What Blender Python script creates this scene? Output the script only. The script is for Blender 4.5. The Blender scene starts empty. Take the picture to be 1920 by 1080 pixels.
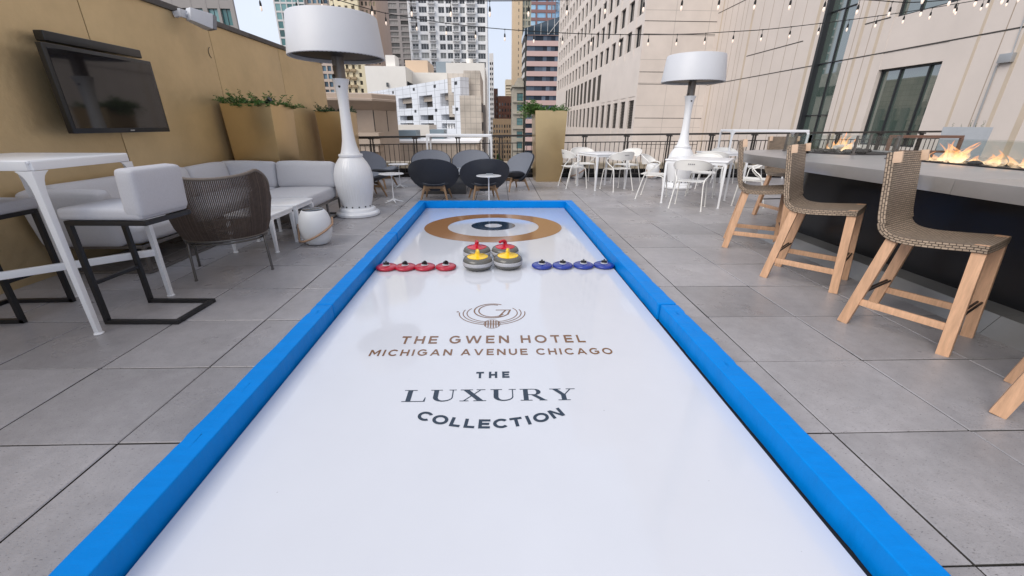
import bpy, bmesh, math, random
from math import sin, cos, pi, radians, sqrt, atan2, hypot
from mathutils import Vector as V, Matrix
random.seed(11)
S = bpy.context.scene
C = S.collection

# ---------------------------------------------------------------- camera
cam = bpy.data.cameras.new('camera')
cam.sensor_width = 36.0
cam.lens = 36.0 * 767.35 / 1920
cam.clip_start = 0.05
cam.clip_end = 3000
co = bpy.data.objects.new('camera', cam)
C.objects.link(co)
PITCH, YAW, ROLL = .380406, .040893, .0055566
fw = V((sin(YAW) * cos(PITCH), cos(YAW) * cos(PITCH), -sin(PITCH)))
r0 = V((cos(YAW), -sin(YAW), 0))
u0 = r0.cross(fw)
rt = r0 * cos(ROLL) + u0 * sin(ROLL)
up = rt.cross(fw)
M = Matrix((rt, up, -fw)).transposed().to_4x4()
M.translation = V((0, 0, 1.3135))
co.matrix_world = M
S.camera = co

# ---------------------------------------------------------------- sky, sun, exposure
SUN_EL, SUN_AZ = radians(38), radians(229)      # azimuth clockwise from +Y: behind and to the left
w = bpy.data.worlds.new('World')
S.world = w
w.use_nodes = True
nt = w.node_tree
bg = nt.nodes['Background']
sky = nt.nodes.new('ShaderNodeTexSky')
sky.sky_type = 'NISHITA'
sky.sun_disc = False
sky.sun_elevation = SUN_EL
sky.sun_rotation = SUN_AZ
sky.air_density = 1.0
sky.dust_density = 4.0
sky.ozone_density = 1.0
# thin high cloud: the sky's own light, partly whitened
tc = nt.nodes.new('ShaderNodeTexCoord')
nz = nt.nodes.new('ShaderNodeTexNoise')
nz.inputs['Scale'].default_value = 2.2
nz.inputs['Detail'].default_value = 6
nt.links.new(tc.outputs['Generated'], nz.inputs['Vector'])
mr = nt.nodes.new('ShaderNodeMapRange')
mr.inputs['From Min'].default_value = .35
mr.inputs['From Max'].default_value = .7
mr.inputs['To Min'].default_value = .75
mr.inputs['To Max'].default_value = .95
nt.links.new(nz.outputs['Fac'], mr.inputs['Value'])
mx = nt.nodes.new('ShaderNodeMix')
mx.data_type = 'RGBA'
nt.links.new(mr.outputs['Result'], mx.inputs['Factor'])
nt.links.new(sky.outputs['Color'], mx.inputs['A'])
mx.inputs['B'].default_value = (7.9, 8.6, 10.1, 1)
nt.links.new(mx.outputs['Result'], bg.inputs['Color'])
bg.inputs['Strength'].default_value = 0.095
sun = bpy.data.lights.new('sun', 'SUN')
sun.energy = 1.9
sun.angle = radians(45)
sun.color = (1, .93, .84)
so = bpy.data.objects.new('sun', sun)
C.objects.link(so)
sd = V((sin(SUN_AZ) * cos(SUN_EL), cos(SUN_AZ) * cos(SUN_EL), sin(SUN_EL)))
so.rotation_euler = sd.to_track_quat('Z', 'Y').to_euler()
so.location = sd * 60
S.view_settings.view_transform = 'Standard'
S.view_settings.look = 'None'
S.view_settings.exposure = 0.28
S.cycles.transparent_max_bounces = 32
S.view_settings.gamma = 1

# ---------------------------------------------------------------- materials
def lin(r, g, b):
    f = lambda c: c / 12.92 if c <= .04045 else ((c + .055) / 1.055) ** 2.4
    return (f(r / 255), f(g / 255), f(b / 255))

def pm(name, col, rough=.5, metal=0., noise=0., nscale=4., bump=0., bscale=40., rnd=0., spec=.5, island=0., stretch=None, coat=0.):
    m = bpy.data.materials.new(name)
    m.use_nodes = True
    t = m.node_tree
    L = t.links.new
    p = t.nodes['Principled BSDF']
    p.inputs['Base Color'].default_value = (*col, 1)
    p.inputs['Roughness'].default_value = rough
    p.inputs['Metallic'].default_value = metal
    p.inputs['Specular IOR Level'].default_value = spec
    p.inputs['Coat Weight'].default_value = coat
    p.inputs['Coat Roughness'].default_value = .08
    fac = None
    def mul(a, b):
        n = t.nodes.new('ShaderNodeMath'); n.operation = 'MULTIPLY'
        L(a, n.inputs[0]); L(b, n.inputs[1]); return n.outputs[0]
    def rng(sock, amt):
        n = t.nodes.new('ShaderNodeMapRange')
        n.inputs['To Min'].default_value = 1 - amt; n.inputs['To Max'].default_value = 1 + amt
        L(sock, n.inputs['Value']); return n.outputs[0]
    tcn = t.nodes.new('ShaderNodeTexCoord')
    vec = tcn.outputs['Object']
    if stretch:
        mp = t.nodes.new('ShaderNodeMapping'); mp.inputs['Scale'].default_value = stretch
        L(vec, mp.inputs['Vector']); vec = mp.outputs['Vector']
    if noise:
        n = t.nodes.new('ShaderNodeTexNoise'); n.inputs['Scale'].default_value = nscale; n.inputs['Detail'].default_value = 5
        n.inputs['Roughness'].default_value = .62
        L(vec, n.inputs['Vector'])
        r = t.nodes.new('ShaderNodeMapRange'); r.inputs['From Min'].default_value = .25; r.inputs['From Max'].default_value = .75
        r.inputs['To Min'].default_value = 1 - noise; r.inputs['To Max'].default_value = 1 + noise
        L(n.outputs['Fac'], r.inputs['Value']); fac = r.outputs[0]
    if rnd:
        oi = t.nodes.new('ShaderNodeObjectInfo'); s = rng(oi.outputs['Random'], rnd)
        fac = mul(fac, s) if fac else s
    if island:
        g = t.nodes.new('ShaderNodeNewGeometry'); s = rng(g.outputs['Random Per Island'], island)
        fac = mul(fac, s) if fac else s
    if fac:
        vm = t.nodes.new('ShaderNodeVectorMath'); vm.operation = 'SCALE'
        vm.inputs[0].default_value = col
        L(fac, vm.inputs['Scale']); L(vm.outputs['Vector'], p.inputs['Base Color'])
    if bump:
        n = t.nodes.new('ShaderNodeTexNoise'); n.inputs['Scale'].default_value = bscale; n.inputs['Detail'].default_value = 4
        L(vec, n.inputs['Vector'])
        b = t.nodes.new('ShaderNodeBump'); b.inputs['Strength'].default_value = bump; b.inputs['Distance'].default_value = .02
        L(n.outputs['Fac'], b.inputs['Height']); L(b.outputs['Normal'], p.inputs['Normal'])
    return m

def weave(name, c1, c2, sx, sy, rough=.5):
    """woven strands from a brick pattern on the UVs"""
    m = bpy.data.materials.new(name); m.use_nodes = True
    t = m.node_tree; L = t.links.new; p = t.nodes['Principled BSDF']; p.inputs['Roughness'].default_value = rough
    uv = t.nodes.new('ShaderNodeUVMap')
    mp = t.nodes.new('ShaderNodeMapping'); mp.inputs['Scale'].default_value = (sx, sy, 1); L(uv.outputs['UV'], mp.inputs['Vector'])
    b = t.nodes.new('ShaderNodeTexBrick'); b.inputs['Scale'].default_value = 1
    b.inputs['Color1'].default_value = (*c1, 1); b.inputs['Color2'].default_value = (*[x * .72 for x in c1], 1); b.inputs['Mortar'].default_value = (*c2, 1)
    b.inputs['Mortar Size'].default_value = .085; b.inputs['Mortar Smooth'].default_value = .6; b.inputs['Brick Width'].default_value = 1.0; b.inputs['Row Height'].default_value = .5
    L(mp.outputs['Vector'], b.inputs['Vector']); L(b.outputs['Color'], p.inputs['Base Color'])
    iv = t.nodes.new('ShaderNodeMath'); iv.operation = 'SUBTRACT'; iv.inputs[0].default_value = 1; L(b.outputs['Fac'], iv.inputs[1])
    bu = t.nodes.new('ShaderNodeBump'); bu.inputs['Strength'].default_value = .9; bu.inputs['Distance'].default_value = .006
    L(iv.outputs[0], bu.inputs['Height']); L(bu.outputs['Normal'], p.inputs['Normal'])
    return m

def emit(name, col, st):
    m = bpy.data.materials.new(name); m.use_nodes = True
    p = m.node_tree.nodes['Principled BSDF']
    p.inputs['Base Color'].default_value = (*col, 1); p.inputs['Emission Color'].default_value = (*col, 1); p.inputs['Emission Strength'].default_value = st
    return m

def window_mat(name, dark, pale, share=.3, rough=.06, island=True):
    """dark glossy panes; some have pale blinds drawn behind the glass"""
    m = bpy.data.materials.new(name); m.use_nodes = True
    t = m.node_tree; L = t.links.new; p = t.nodes['Principled BSDF']; p.inputs['Roughness'].default_value = rough
    p.inputs['Specular IOR Level'].default_value = .8
    oi = t.nodes.new('ShaderNodeObjectInfo'); g = t.nodes.new('ShaderNodeNewGeometry')
    a = t.nodes.new('ShaderNodeMath'); a.operation = 'ADD'; L(oi.outputs['Random'], a.inputs[0]); L(g.outputs['Random Per Island'], a.inputs[1])
    f = t.nodes.new('ShaderNodeMath'); f.operation = 'FRACT'; L(a.outputs[0], f.inputs[0])
    r = t.nodes.new('ShaderNodeValToRGB'); r.color_ramp.interpolation = 'CONSTANT'
    r.color_ramp.elements[0].color = (*dark, 1)
    e = r.color_ramp.elements[1]; e.position = 1 - share * .5; e.color = (*pale, 1)
    k = r.color_ramp.elements.new(1 - share); k.color = (*[(x + y) / 2 for x, y in zip(dark, pale)], 1)
    k = r.color_ramp.elements.new((1 - share) * .5); k.color = (*[x * .5 for x in dark], 1)
    L(f.outputs[0], r.inputs['Fac']); L(r.outputs['Color'], p.inputs['Base Color'])
    return m

# concrete pavers: mottled, pitted, a little different one to the next
def paver_mat():
    m = bpy.data.materials.new('concrete_paver'); m.use_nodes = True
    t = m.node_tree; L = t.links.new; p = t.nodes['Principled BSDF']
    p.inputs['Roughness'].default_value = .42; p.inputs['Specular IOR Level'].default_value = .55
    tcn = t.nodes.new('ShaderNodeTexCoord')
    def noise(s, d=6, ro=.6, vec=None):
        n = t.nodes.new('ShaderNodeTexNoise'); n.inputs['Scale'].default_value = s; n.inputs['Detail'].default_value = d; n.inputs['Roughness'].default_value = ro
        L(vec or tcn.outputs['Object'], n.inputs['Vector']); return n.outputs['Fac']
    def mapr(s, a, b, c, d):
        n = t.nodes.new('ShaderNodeMapRange'); n.inputs['From Min'].default_value = a; n.inputs['From Max'].default_value = b
        n.inputs['To Min'].default_value = c; n.inputs['To Max'].default_value = d; L(s, n.inputs['Value']); return n.outputs[0]
    def mul(a, b):
        n = t.nodes.new('ShaderNodeMath'); n.operation = 'MULTIPLY'; L(a, n.inputs[0]); L(b, n.inputs[1]); return n.outputs[0]
    g = t.nodes.new('ShaderNodeNewGeometry')
    v = mul(mapr(noise(1.3), .3, .7, .80, 1.14), mapr(g.outputs['Random Per Island'], 0, 1, .87, 1.07))
    v = mul(v, mapr(noise(14, 8, .7), .3, .7, .9, 1.1))
    mp = t.nodes.new('ShaderNodeMapping'); mp.inputs['Scale'].default_value = (1, 2.6, 1); mp.inputs['Rotation'].default_value = (0, 0, .5); L(tcn.outputs['Object'], mp.inputs['Vector'])
    pits = mapr(noise(70, 3, .6, mp.outputs['Vector']), .30, .39, .42, 1)
    pits2 = mapr(noise(11, 9, .85), .25, .30, .6, 1)
    v = mul(mul(v, pits), pits2)
    vm = t.nodes.new('ShaderNodeVectorMath'); vm.operation = 'SCALE'; vm.inputs[0].default_value = (.342, .327, .335); L(v, vm.inputs['Scale'])
    L(vm.outputs['Vector'], p.inputs['Base Color'])
    ro = mapr(noise(2.3), .3, .7, .22, .46); L(ro, p.inputs['Roughness'])
    b = t.nodes.new('ShaderNodeBump'); b.inputs['Strength'].default_value = .35; b.inputs['Distance'].default_value = .004
    L(mul(noise(110, 4), pits), b.inputs['Height']); L(b.outputs['Normal'], p.inputs['Normal'])
    return m

def tile_mat(name, col, size, joint=.5, noise=.08, width=.02, plane='xz', rough=.6, rnd=.05, offset=0.):
    """panels or tiles: brick texture laid in object space"""
    m = bpy.data.materials.new(name); m.use_nodes = True
    t = m.node_tree; L = t.links.new; p = t.nodes['Principled BSDF']; p.inputs['Roughness'].default_value = rough
    tcn = t.nodes.new('ShaderNodeTexCoord'); sp = t.nodes.new('ShaderNodeSeparateXYZ'); L(tcn.outputs['Object'], sp.inputs[0])
    cb = t.nodes.new('ShaderNodeCombineXYZ')
    ad = t.nodes.new('ShaderNodeMath'); ad.operation = 'ADD'; L(sp.outputs['X'], ad.inputs[0]); L(sp.outputs['Y'], ad.inputs[1])
    L({'xz': sp.outputs['X'], 'yz': sp.outputs['Y'], 'sum': ad.outputs[0]}[plane], cb.inputs[0]); L(sp.outputs['Z'], cb.inputs[1])
    b = t.nodes.new('ShaderNodeTexBrick'); b.offset = offset; b.inputs['Scale'].default_value = 1
    b.inputs['Brick Width'].default_value = size[0]; b.inputs['Row Height'].default_value = size[1]; b.inputs['Mortar Size'].default_value = width
    b.inputs['Color1'].default_value = (*col, 1); b.inputs['Color2'].default_value = (*[x * (1 - rnd) for x in col], 1); b.inputs['Mortar'].default_value = (*[x * joint for x in col], 1)
    L(cb.outputs[0], b.inputs['Vector'])
    n = t.nodes.new('ShaderNodeTexNoise'); n.inputs['Scale'].default_value = .6; n.inputs['Detail'].default_value = 6; L(tcn.outputs['Object'], n.inputs['Vector'])
    r = t.nodes.new('ShaderNodeMapRange'); r.inputs['From Min'].default_value = .3; r.inputs['From Max'].default_value = .7; r.inputs['To Min'].default_value = 1 - noise; r.inputs['To Max'].default_value = 1 + noise
    L(n.outputs['Fac'], r.inputs['Value'])
    vm = t.nodes.new('ShaderNodeVectorMath'); vm.operation = 'SCALE'; L(b.outputs['Color'], vm.inputs[0]); L(r.outputs[0], vm.inputs['Scale']); L(vm.outputs['Vector'], p.inputs['Base Color'])
    return m

def glass_mat():
    m = bpy.data.materials.new('clear_glass'); m.use_nodes = True
    t = m.node_tree; L = t.links.new
    for n in list(t.nodes):
        if n.type != 'OUTPUT_MATERIAL': t.nodes.remove(n)
    o = [n for n in t.nodes if n.type == 'OUTPUT_MATERIAL'][0]
    tr = t.nodes.new('ShaderNodeBsdfTransparent'); tr.inputs['Color'].default_value = (.93, .95, .945, 1)
    gl = t.nodes.new('ShaderNodeBsdfGlossy'); gl.inputs['Roughness'].default_value = .02
    lw = t.nodes.new('ShaderNodeLayerWeight'); lw.inputs['Blend'].default_value = .5
    pw = t.nodes.new('ShaderNodeMath'); pw.operation = 'POWER'; pw.inputs[1].default_value = 4; L(lw.outputs['Facing'], pw.inputs[0])
    fr = t.nodes.new('ShaderNodeMath'); fr.operation = 'MULTIPLY_ADD'; fr.inputs[1].default_value = .5; fr.inputs[2].default_value = .035; L(pw.outputs[0], fr.inputs[0])
    mi = t.nodes.new('ShaderNodeMixShader'); L(fr.outputs[0], mi.inputs[0]); L(tr.outputs[0], mi.inputs[1]); L(gl.outputs[0], mi.inputs[2]); L(mi.outputs[0], o.inputs['Surface'])
    return m

def flame_mat():
    m = bpy.data.materials.new('flame'); m.use_nodes = True
    t = m.node_tree; L = t.links.new
    for n in list(t.nodes):
        if n.type != 'OUTPUT_MATERIAL': t.nodes.remove(n)
    o = [n for n in t.nodes if n.type == 'OUTPUT_MATERIAL'][0]
    uv = t.nodes.new('ShaderNodeUVMap'); sp = t.nodes.new('ShaderNodeSeparateXYZ'); L(uv.outputs['UV'], sp.inputs[0])
    cr = t.nodes.new('ShaderNodeValToRGB'); cr.color_ramp.elements[0].color = (1, .72, .46, 1); cr.color_ramp.elements[1].color = (1, .30, .09, 1)
    k = cr.color_ramp.elements.new(.45); k.color = (1, .55, .24, 1); L(sp.outputs['Y'], cr.inputs['Fac'])
    em = t.nodes.new('ShaderNodeEmission'); L(cr.outputs['Color'], em.inputs['Color']); em.inputs['Strength'].default_value = 2.0
    tr = t.nodes.new('ShaderNodeBsdfTransparent')
    tcn = t.nodes.new('ShaderNodeTexCoord'); n = t.nodes.new('ShaderNodeTexNoise'); n.inputs['Scale'].default_value = 16; n.inputs['Detail'].default_value = 3; L(tcn.outputs['Object'], n.inputs['Vector'])
    a = t.nodes.new('ShaderNodeMapRange'); a.inputs['From Min'].default_value = .32; a.inputs['From Max'].default_value = .62; a.inputs['To Min'].default_value = .03; a.inputs['To Max'].default_value = .36; L(n.outputs['Fac'], a.inputs['Value'])
    mi = t.nodes.new('ShaderNodeMixShader'); L(a.outputs[0], mi.inputs[0]); L(tr.outputs[0], mi.inputs[1]); L(em.outputs[0], mi.inputs[2]); L(mi.outputs[0], o.inputs['Surface'])
    return m

def rink_mat():
    m = pm('white_synthetic_ice', (.645, .662, .712), .06, noise=.025, nscale=1.5, spec=.5, bump=.012, bscale=3)
    t = m.node_tree; L = t.links.new; p = t.nodes['Principled BSDF']
    tcn = t.nodes.new('ShaderNodeTexCoord'); mp = t.nodes.new('ShaderNodeMapping'); mp.inputs['Scale'].default_value = (9, .8, 1); mp.inputs['Rotation'].default_value = (0, 0, .06); L(tcn.outputs['Object'], mp.inputs['Vector'])
    n = t.nodes.new('ShaderNodeTexNoise'); n.inputs['Scale'].default_value = 3; n.inputs['Detail'].default_value = 8; n.inputs['Roughness'].default_value = .7; L(mp.outputs['Vector'], n.inputs['Vector'])
    r = t.nodes.new('ShaderNodeMapRange'); r.inputs['From Min'].default_value = .35; r.inputs['From Max'].default_value = .7; r.inputs['To Min'].default_value = .035; r.inputs['To Max'].default_value = .13; L(n.outputs['Fac'], r.inputs['Value']); L(r.outputs[0], p.inputs['Roughness'])
    # grit and specks left by play
    g = t.nodes.new('ShaderNodeTexNoise'); g.inputs['Scale'].default_value = 55; g.inputs['Detail'].default_value = 2; L(tcn.outputs['Object'], g.inputs['Vector'])
    k = t.nodes.new('ShaderNodeMapRange'); k.inputs['From Min'].default_value = .80; k.inputs['From Max'].default_value = .83; k.inputs['To Min'].default_value = 1; k.inputs['To Max'].default_value = .45; L(g.outputs['Fac'], k.inputs['Value'])
    src = p.inputs['Base Color'].links[0].from_socket; v = t.nodes.new('ShaderNodeVectorMath'); v.operation = 'SCALE'; L(src, v.inputs[0]); L(k.outputs[0], v.inputs['Scale']); L(v.outputs['Vector'], p.inputs['Base Color'])
    return m

MT = dict(
    paver=paver_mat(),
    joint_dirt=pm('joint_dirt', (.06, .055, .05), .95, noise=.3, nscale=20),
    subfloor=pm('dark_joint_bed', (.02, .019, .018), .9),
    rink=rink_mat(),
    gold_print=pm('bronze_print', lin(150, 108, 70), .12, spec=.5),
    navy_print=pm('dark_navy_print', lin(28, 46, 64), .12, spec=.5),
    white_print=pm('white_print', (.6, .62, .68), .10),
    bronze_text=pm('bronze_lettering', lin(124, 90, 64), .14),
    blue_vinyl=pm('blue_vinyl', (0, .215, .67), .42, noise=.06, nscale=5, bump=.22, bscale=9, spec=.1, stretch=(1, 2.4, 1)),
    black=pm('black_metal', (.012, .012, .014), .42),
    blackpad=pm('black_plastic', (.015, .015, .016), .3),
    wall_gold=pm('bronze_plaster', (.60, .46, .262), .46, metal=.62, noise=.12, nscale=1.5, bump=.25, bscale=13, spec=.5),
    coping=pm('dark_metal_coping', (.075, .072, .072), .4, metal=.5, noise=.1),
    gold_metal=pm('brushed_gold_metal', (.56, .41, .215), .30, metal=.85, noise=.07, nscale=2.2, bump=.03, bscale=5),
    soil=pm('potting_soil', (.03, .022, .015), .95, noise=.4, nscale=40),
    leaf=pm('green_leaf', (.065, .15, .022), .55, island=.5),
    leaf_dark=pm('dark_green_leaf', (.035, .085, .022), .55, island=.5),
    stem=pm('green_stem', (.06, .08, .02), .6),
    screen=pm('dark_glass_screen', (.012, .011, .012), .05, spec=.6),
    tvcase=pm('tv_casing', (.012, .012, .013), .3),
    white_paint=pm('white_powder_coat', (.80, .81, .83), .28, noise=.02, coat=.2),
    white_shade=pm('white_metal_shade', (.55, .56, .59), .45, noise=.02),
    chair_white=pm('offwhite_painted_steel', (.80, .79, .76), .32, noise=.02),
    steel=pm('brushed_steel', (.27, .268, .265), .42, metal=.55, noise=.12, nscale=3, bump=.04, bscale=60),
    steel_dark=pm('aged_steel_post', (.19, .17, .155), .42, metal=.7, noise=.2, nscale=9),
    grille=pm('grey_speaker_grille', (.22, .22, .23), .6, noise=.1, nscale=80),
    grey_fabric=pm('grey_upholstery', (.55, .55, .575), .85, noise=.08, nscale=60, bump=.25, bscale=220, stretch=(1, 1, 6)),
    stool_fabric=pm('light_grey_upholstery', (.53, .53, .56), .85, noise=.1, nscale=70, bump=.25, bscale=260, stretch=(6, 6, 1)),
    piping=pm('dark_grey_piping', (.10, .10, .11), .8),
    sofa_frame=pm('taupe_metal_frame', (.17, .155, .145), .4, metal=.4),
    rope=pm('brown_rope', (.085, .06, .046), .6, noise=.25, nscale=30, island=.3),
    rope_rim=pm('wrapped_taupe_cord', (.17, .14, .115), .6, noise=.2, nscale=90),
    rope_frame=pm('bronze_metal_leg', (.13, .12, .11), .35, metal=.6),
    shell=pm('charcoal_moulded_shell', (.036, .041, .054), .55, noise=.1, nscale=60, bump=.1, bscale=300),
    seat_pad=pm('grey_shell_pad', (.165, .18, .215), .75, noise=.08, nscale=80, bump=.15, bscale=300),
    oak=pm('oak_wood', (.34, .21, .115), .5, noise=.2, nscale=9, stretch=(6, 6, 1)),
    teak=pm('teak_wood', (.60, .365, .225), .5, noise=.22, nscale=8, rnd=.1, stretch=(7, 7, .8), bump=.08, bscale=60),
    teak_pale=pm('pale_teak_end', (.62, .44, .31), .55, noise=.1, nscale=12),
    wicker=weave('taupe_wicker_weave', (.42, .32, .235), (.05, .036, .025), 34, 36),
    stone_grey=pm('dark_grey_granite', (.07, .07, .072), .18, noise=.5, nscale=160, spec=.6),
    band=pm('pale_granite_band', (.45, .45, .47), .35, noise=.25, nscale=160),
    granite=pm('polished_granite', (.125, .122, .112), .2, noise=.3, nscale=120),
    red_plastic=pm('glossy_red_plastic', lin(196, 24, 46), .22, coat=.3),
    yellow_plastic=pm('glossy_yellow_plastic', lin(250, 205, 40), .25, coat=.3),
    red_disc=pm('red_floor_stone', lin(176, 22, 48), .25, noise=.05, coat=.3),
    blue_disc=pm('blue_floor_stone', lin(30, 52, 142), .25, noise=.05, coat=.3),
    counter=pm('brushed_zinc_counter', (.42, .41, .41), .3, metal=.55, noise=.12, nscale=2.5, bump=.05, bscale=14),
    bar_black=pm('black_bar_panel', (.006, .006, .007), .25, noise=.2),
    lava=pm('lava_rock', (.03, .025, .022), .8, noise=.5, nscale=20, bump=.6, bscale=40),
    ash=pm('pale_ceramic_log', (.55, .52, .48), .8, noise=.2, nscale=20),
    glass=glass_mat(), flame=flame_mat(),
    bulb=emit('warm_bulb', (1, .82, .68), .22),
    rubber=pm('black_rubber_cable', (.010, .010, .010), .8),
    leather=pm('tan_leather_strap', (.42, .26, .16), .5, noise=.15),
    lantern_white=pm('white_lantern_plastic', (.74, .75, .76), .4),
    dark_glass=pm('smoked_glass_lid', (.05, .06, .075), .1),
    bench_wood=pm('reddish_bench_wood', (.17, .085, .055), .4, noise=.2, nscale=10),
    grey_pot=pm('grey_fibre_planter', (.30, .32, .345), .6, noise=.08),
    zinc=pm('galvanised_conduit', (.40, .41, .42), .4, metal=.5),
    asphalt=pm('street_asphalt', (.055, .055, .058), .8, noise=.2, nscale=.3),
    ledge=pm('cream_stone_coping', (.50, .42, .31), .7, noise=.15, nscale=3),
    iron=pm('dark_bronze_railing', (.03, .025, .022), .4, noise=.1),
    cream_stone=pm('cream_limestone', (.69, .62, .57), .7, noise=.05, nscale=.5, bump=.1, bscale=3),
    seam=pm('dark_facade_joint', (.05, .045, .04), .8),
    rib=pm('tan_sealant_rib', (.53, .44, .345), .75, noise=.1, nscale=1),
    pane=window_mat('hotel_window_glass', (.022, .024, .025), (.16, .16, .15), .15),
    pane_big=pm('dark_tinted_glass', (.07, .10, .085), .03, spec=1.0),
    frame_dark=pm('dark_window_frame', (.02, .022, .026), .4),
    louvre=pm('dark_louvre', (.10, .09, .08), .6),
)

# coated glass throws back more of the sky than clear glass does
_p = MT['pane_big'].node_tree.nodes['Principled BSDF']; _p.inputs['Coat Weight'].default_value = 1; _p.inputs['Coat IOR'].default_value = 2.4; _p.inputs['Coat Roughness'].default_value = .02
_p = MT['pane'].node_tree.nodes['Principled BSDF']; _p.inputs['Coat Weight'].default_value = 1; _p.inputs['Coat IOR'].default_value = 1.8; _p.inputs['Coat Roughness'].default_value = .03

# ---------------------------------------------------------------- mesh helper
Z = V((0, 0, 1))
class MB:
    def __init__(s):
        s.v = []; s.f = []; s.mi = []; s.uv = {}; s.cur = 0
    def add(s, vs, fs, uvs=None):
        o = len(s.v); s.v += [tuple(v) for v in vs]
        for k, f in enumerate(fs):
            if uvs: s.uv[len(s.f)] = uvs[k]
            s.f.append([i + o for i in f]); s.mi.append(s.cur)
        return s
    def box(s, c, size, rz=0., tilt=None):
        x, y, z = [a / 2 for a in size]
        m = Matrix.Rotation(rz, 3, 'Z')
        if tilt is not None: m = m @ tilt
        vs = [V(c) + m @ V((a, b, d)) for a in (-x, x) for b in (-y, y) for d in (-z, z)]
        return s.add(vs, [(0, 1, 3, 2), (4, 6, 7, 5), (0, 4, 5, 1), (2, 3, 7, 6), (0, 2, 6, 4), (1, 5, 7, 3)])
    def bb(s, x0, x1, y0, y1, z0, z1):
        return s.box(((x0 + x1) / 2, (y0 + y1) / 2, (z0 + z1) / 2), (x1 - x0, y1 - y0, z1 - z0))
    def bar(s, a, b, w, h=None, side=None, w2=None, h2=None):
        a, b = V(a), V(b); h = h or w; w2 = w2 or w; h2 = h2 or h; d = (b - a).normalized()
        sd = V(side) if side else (V((1, 0, 0)) if abs(d.z) > .95 else d.cross(Z))
        sd = (sd - d * sd.dot(d)).normalized(); t = sd.cross(d)
        vs = [p + sd * (i * ww / 2) + t * (j * hh / 2) for p, ww, hh in ((a, w, h), (b, w2, h2)) for i, j in ((-1, -1), (1, -1), (1, 1), (-1, 1))]
        return s.add(vs, [(0, 1, 2, 3), (7, 6, 5, 4), (0, 4, 5, 1), (1, 5, 6, 2), (2, 6, 7, 3), (3, 7, 4, 0)])
    def tube(s, pts, r, n=8, closed=False):
        P = [V(p) for p in pts]; N = len(P); R = r if isinstance(r, (list, tuple)) else [r] * N
        vs = []; ref = None
        for i in range(N):
            if closed: d = P[(i + 1) % N] - P[i - 1]
            else: d = P[min(i + 1, N - 1)] - P[max(i - 1, 0)]
            d.normalize()
            if ref is None: ref = V((0, 0, 1)) if abs(d.z) < .9 else V((1, 0, 0))
            a = (ref - d * ref.dot(d))
            if a.length < 1e-6: a = d.orthogonal()
            a.normalize(); ref = a; b = d.cross(a)
            vs += [P[i] + (a * cos(2 * pi * k / n) + b * sin(2 * pi * k / n)) * R[i] for k in range(n)]
        fs = []
        for i in range(N if closed else N - 1):
            j = (i + 1) % N
            fs += [(i * n + k, i * n + (k + 1) % n, j * n + (k + 1) % n, j * n + k) for k in range(n)]
        if not closed: fs += [tuple(range(n - 1, -1, -1)), tuple(range((N - 1) * n, N * n))]
        return s.add(vs, fs)
    def lathe(s, prof, n=32, c=(0, 0, 0), fn=None, loop=False):
        """prof: (r, z) bottom to top; fn(theta, r, z) changes r"""
        vs = []; fs = []; c = V(c)
        for r, z in prof:
            for k in range(n):
                t = 2 * pi * k / n; q = fn(t, r, z) if fn else r
                vs.append(c + V((q * cos(t), q * sin(t), z)))
        for i in range(len(prof) - 1):
            fs += [(i * n + k, i * n + (k + 1) % n, (i + 1) * n + (k + 1) % n, (i + 1) * n + k) for k in range(n)]
        q = (len(prof) - 1) * n
        if loop: fs += [(q + k, q + (k + 1) % n, (k + 1) % n, k) for k in range(n)]
        else: fs += [tuple(range(n - 1, -1, -1)), tuple(range(q, q + n))]
        return s.add(vs, fs)
    def prism(s, poly, z0, z1):
        n = len(poly)
        vs = [(x, y, z0) for x, y in poly] + [(x, y, z1) for x, y in poly]
        return s.add(vs, [tuple(range(n - 1, -1, -1)), tuple(range(n, 2 * n))] + [(i, (i + 1) % n, n + (i + 1) % n, n + i) for i in range(n)])
    def flat(s, poly, z):
        return s.add([(x, y, z) for x, y in poly], [tuple(range(len(poly)))])
    def ring(s, cx, cy, rx0, ry0, rx1, ry1, z, n=72):
        vs = []
        for k in range(n):
            t = 2 * pi * k / n; vs += [(cx + rx0 * cos(t), cy + ry0 * sin(t), z), (cx + rx1 * cos(t), cy + ry1 * sin(t), z)]
        return s.add(vs, [(2 * k, 2 * k + 1, (2 * k + 3) % (2 * n), (2 * k + 2) % (2 * n)) for k in range(n)])
    def shell(s, P, t, uvs=None):
        """P[i][j] grid of points -> closed shell of thickness t (towards -normal)"""
        I, J = len(P), len(P[0]); P = [[V(p) for p in r] for r in P]
        N = []
        for i in range(I):
            r = []
            for j in range(J):
                a = P[min(i + 1, I - 1)][j] - P[max(i - 1, 0)][j]; b = P[i][min(j + 1, J - 1)] - P[i][max(j - 1, 0)]
                n = a.cross(b); r.append(n.normalized() if n.length > 1e-9 else V((0, 0, 1)))
            N.append(r)
        vs = [p for r in P for p in r] + [P[i][j] - N[i][j] * t for i in range(I) for j in range(J)]
        o = I * J; fs = []; uv = []
        U = uvs or (lambda i, j: (j / (J - 1), i / (I - 1)))
        for i in range(I - 1):
            for j in range(J - 1):
                q = [(i, j), (i + 1, j), (i + 1, j + 1), (i, j + 1)]
                fs.append(tuple(a * J + b for a, b in q)); uv.append([U(*k) for k in q])
                fs.append(tuple(o + a * J + b for a, b in reversed(q))); uv.append([U(*k) for k in reversed(q)])
        edge = [(i, 0) for i in range(I)] + [(I - 1, j) for j in range(1, J)] + [(i, J - 1) for i in range(I - 2, -1, -1)] + [(0, j) for j in range(J - 2, 0, -1)]
        t0 = 0.
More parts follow.
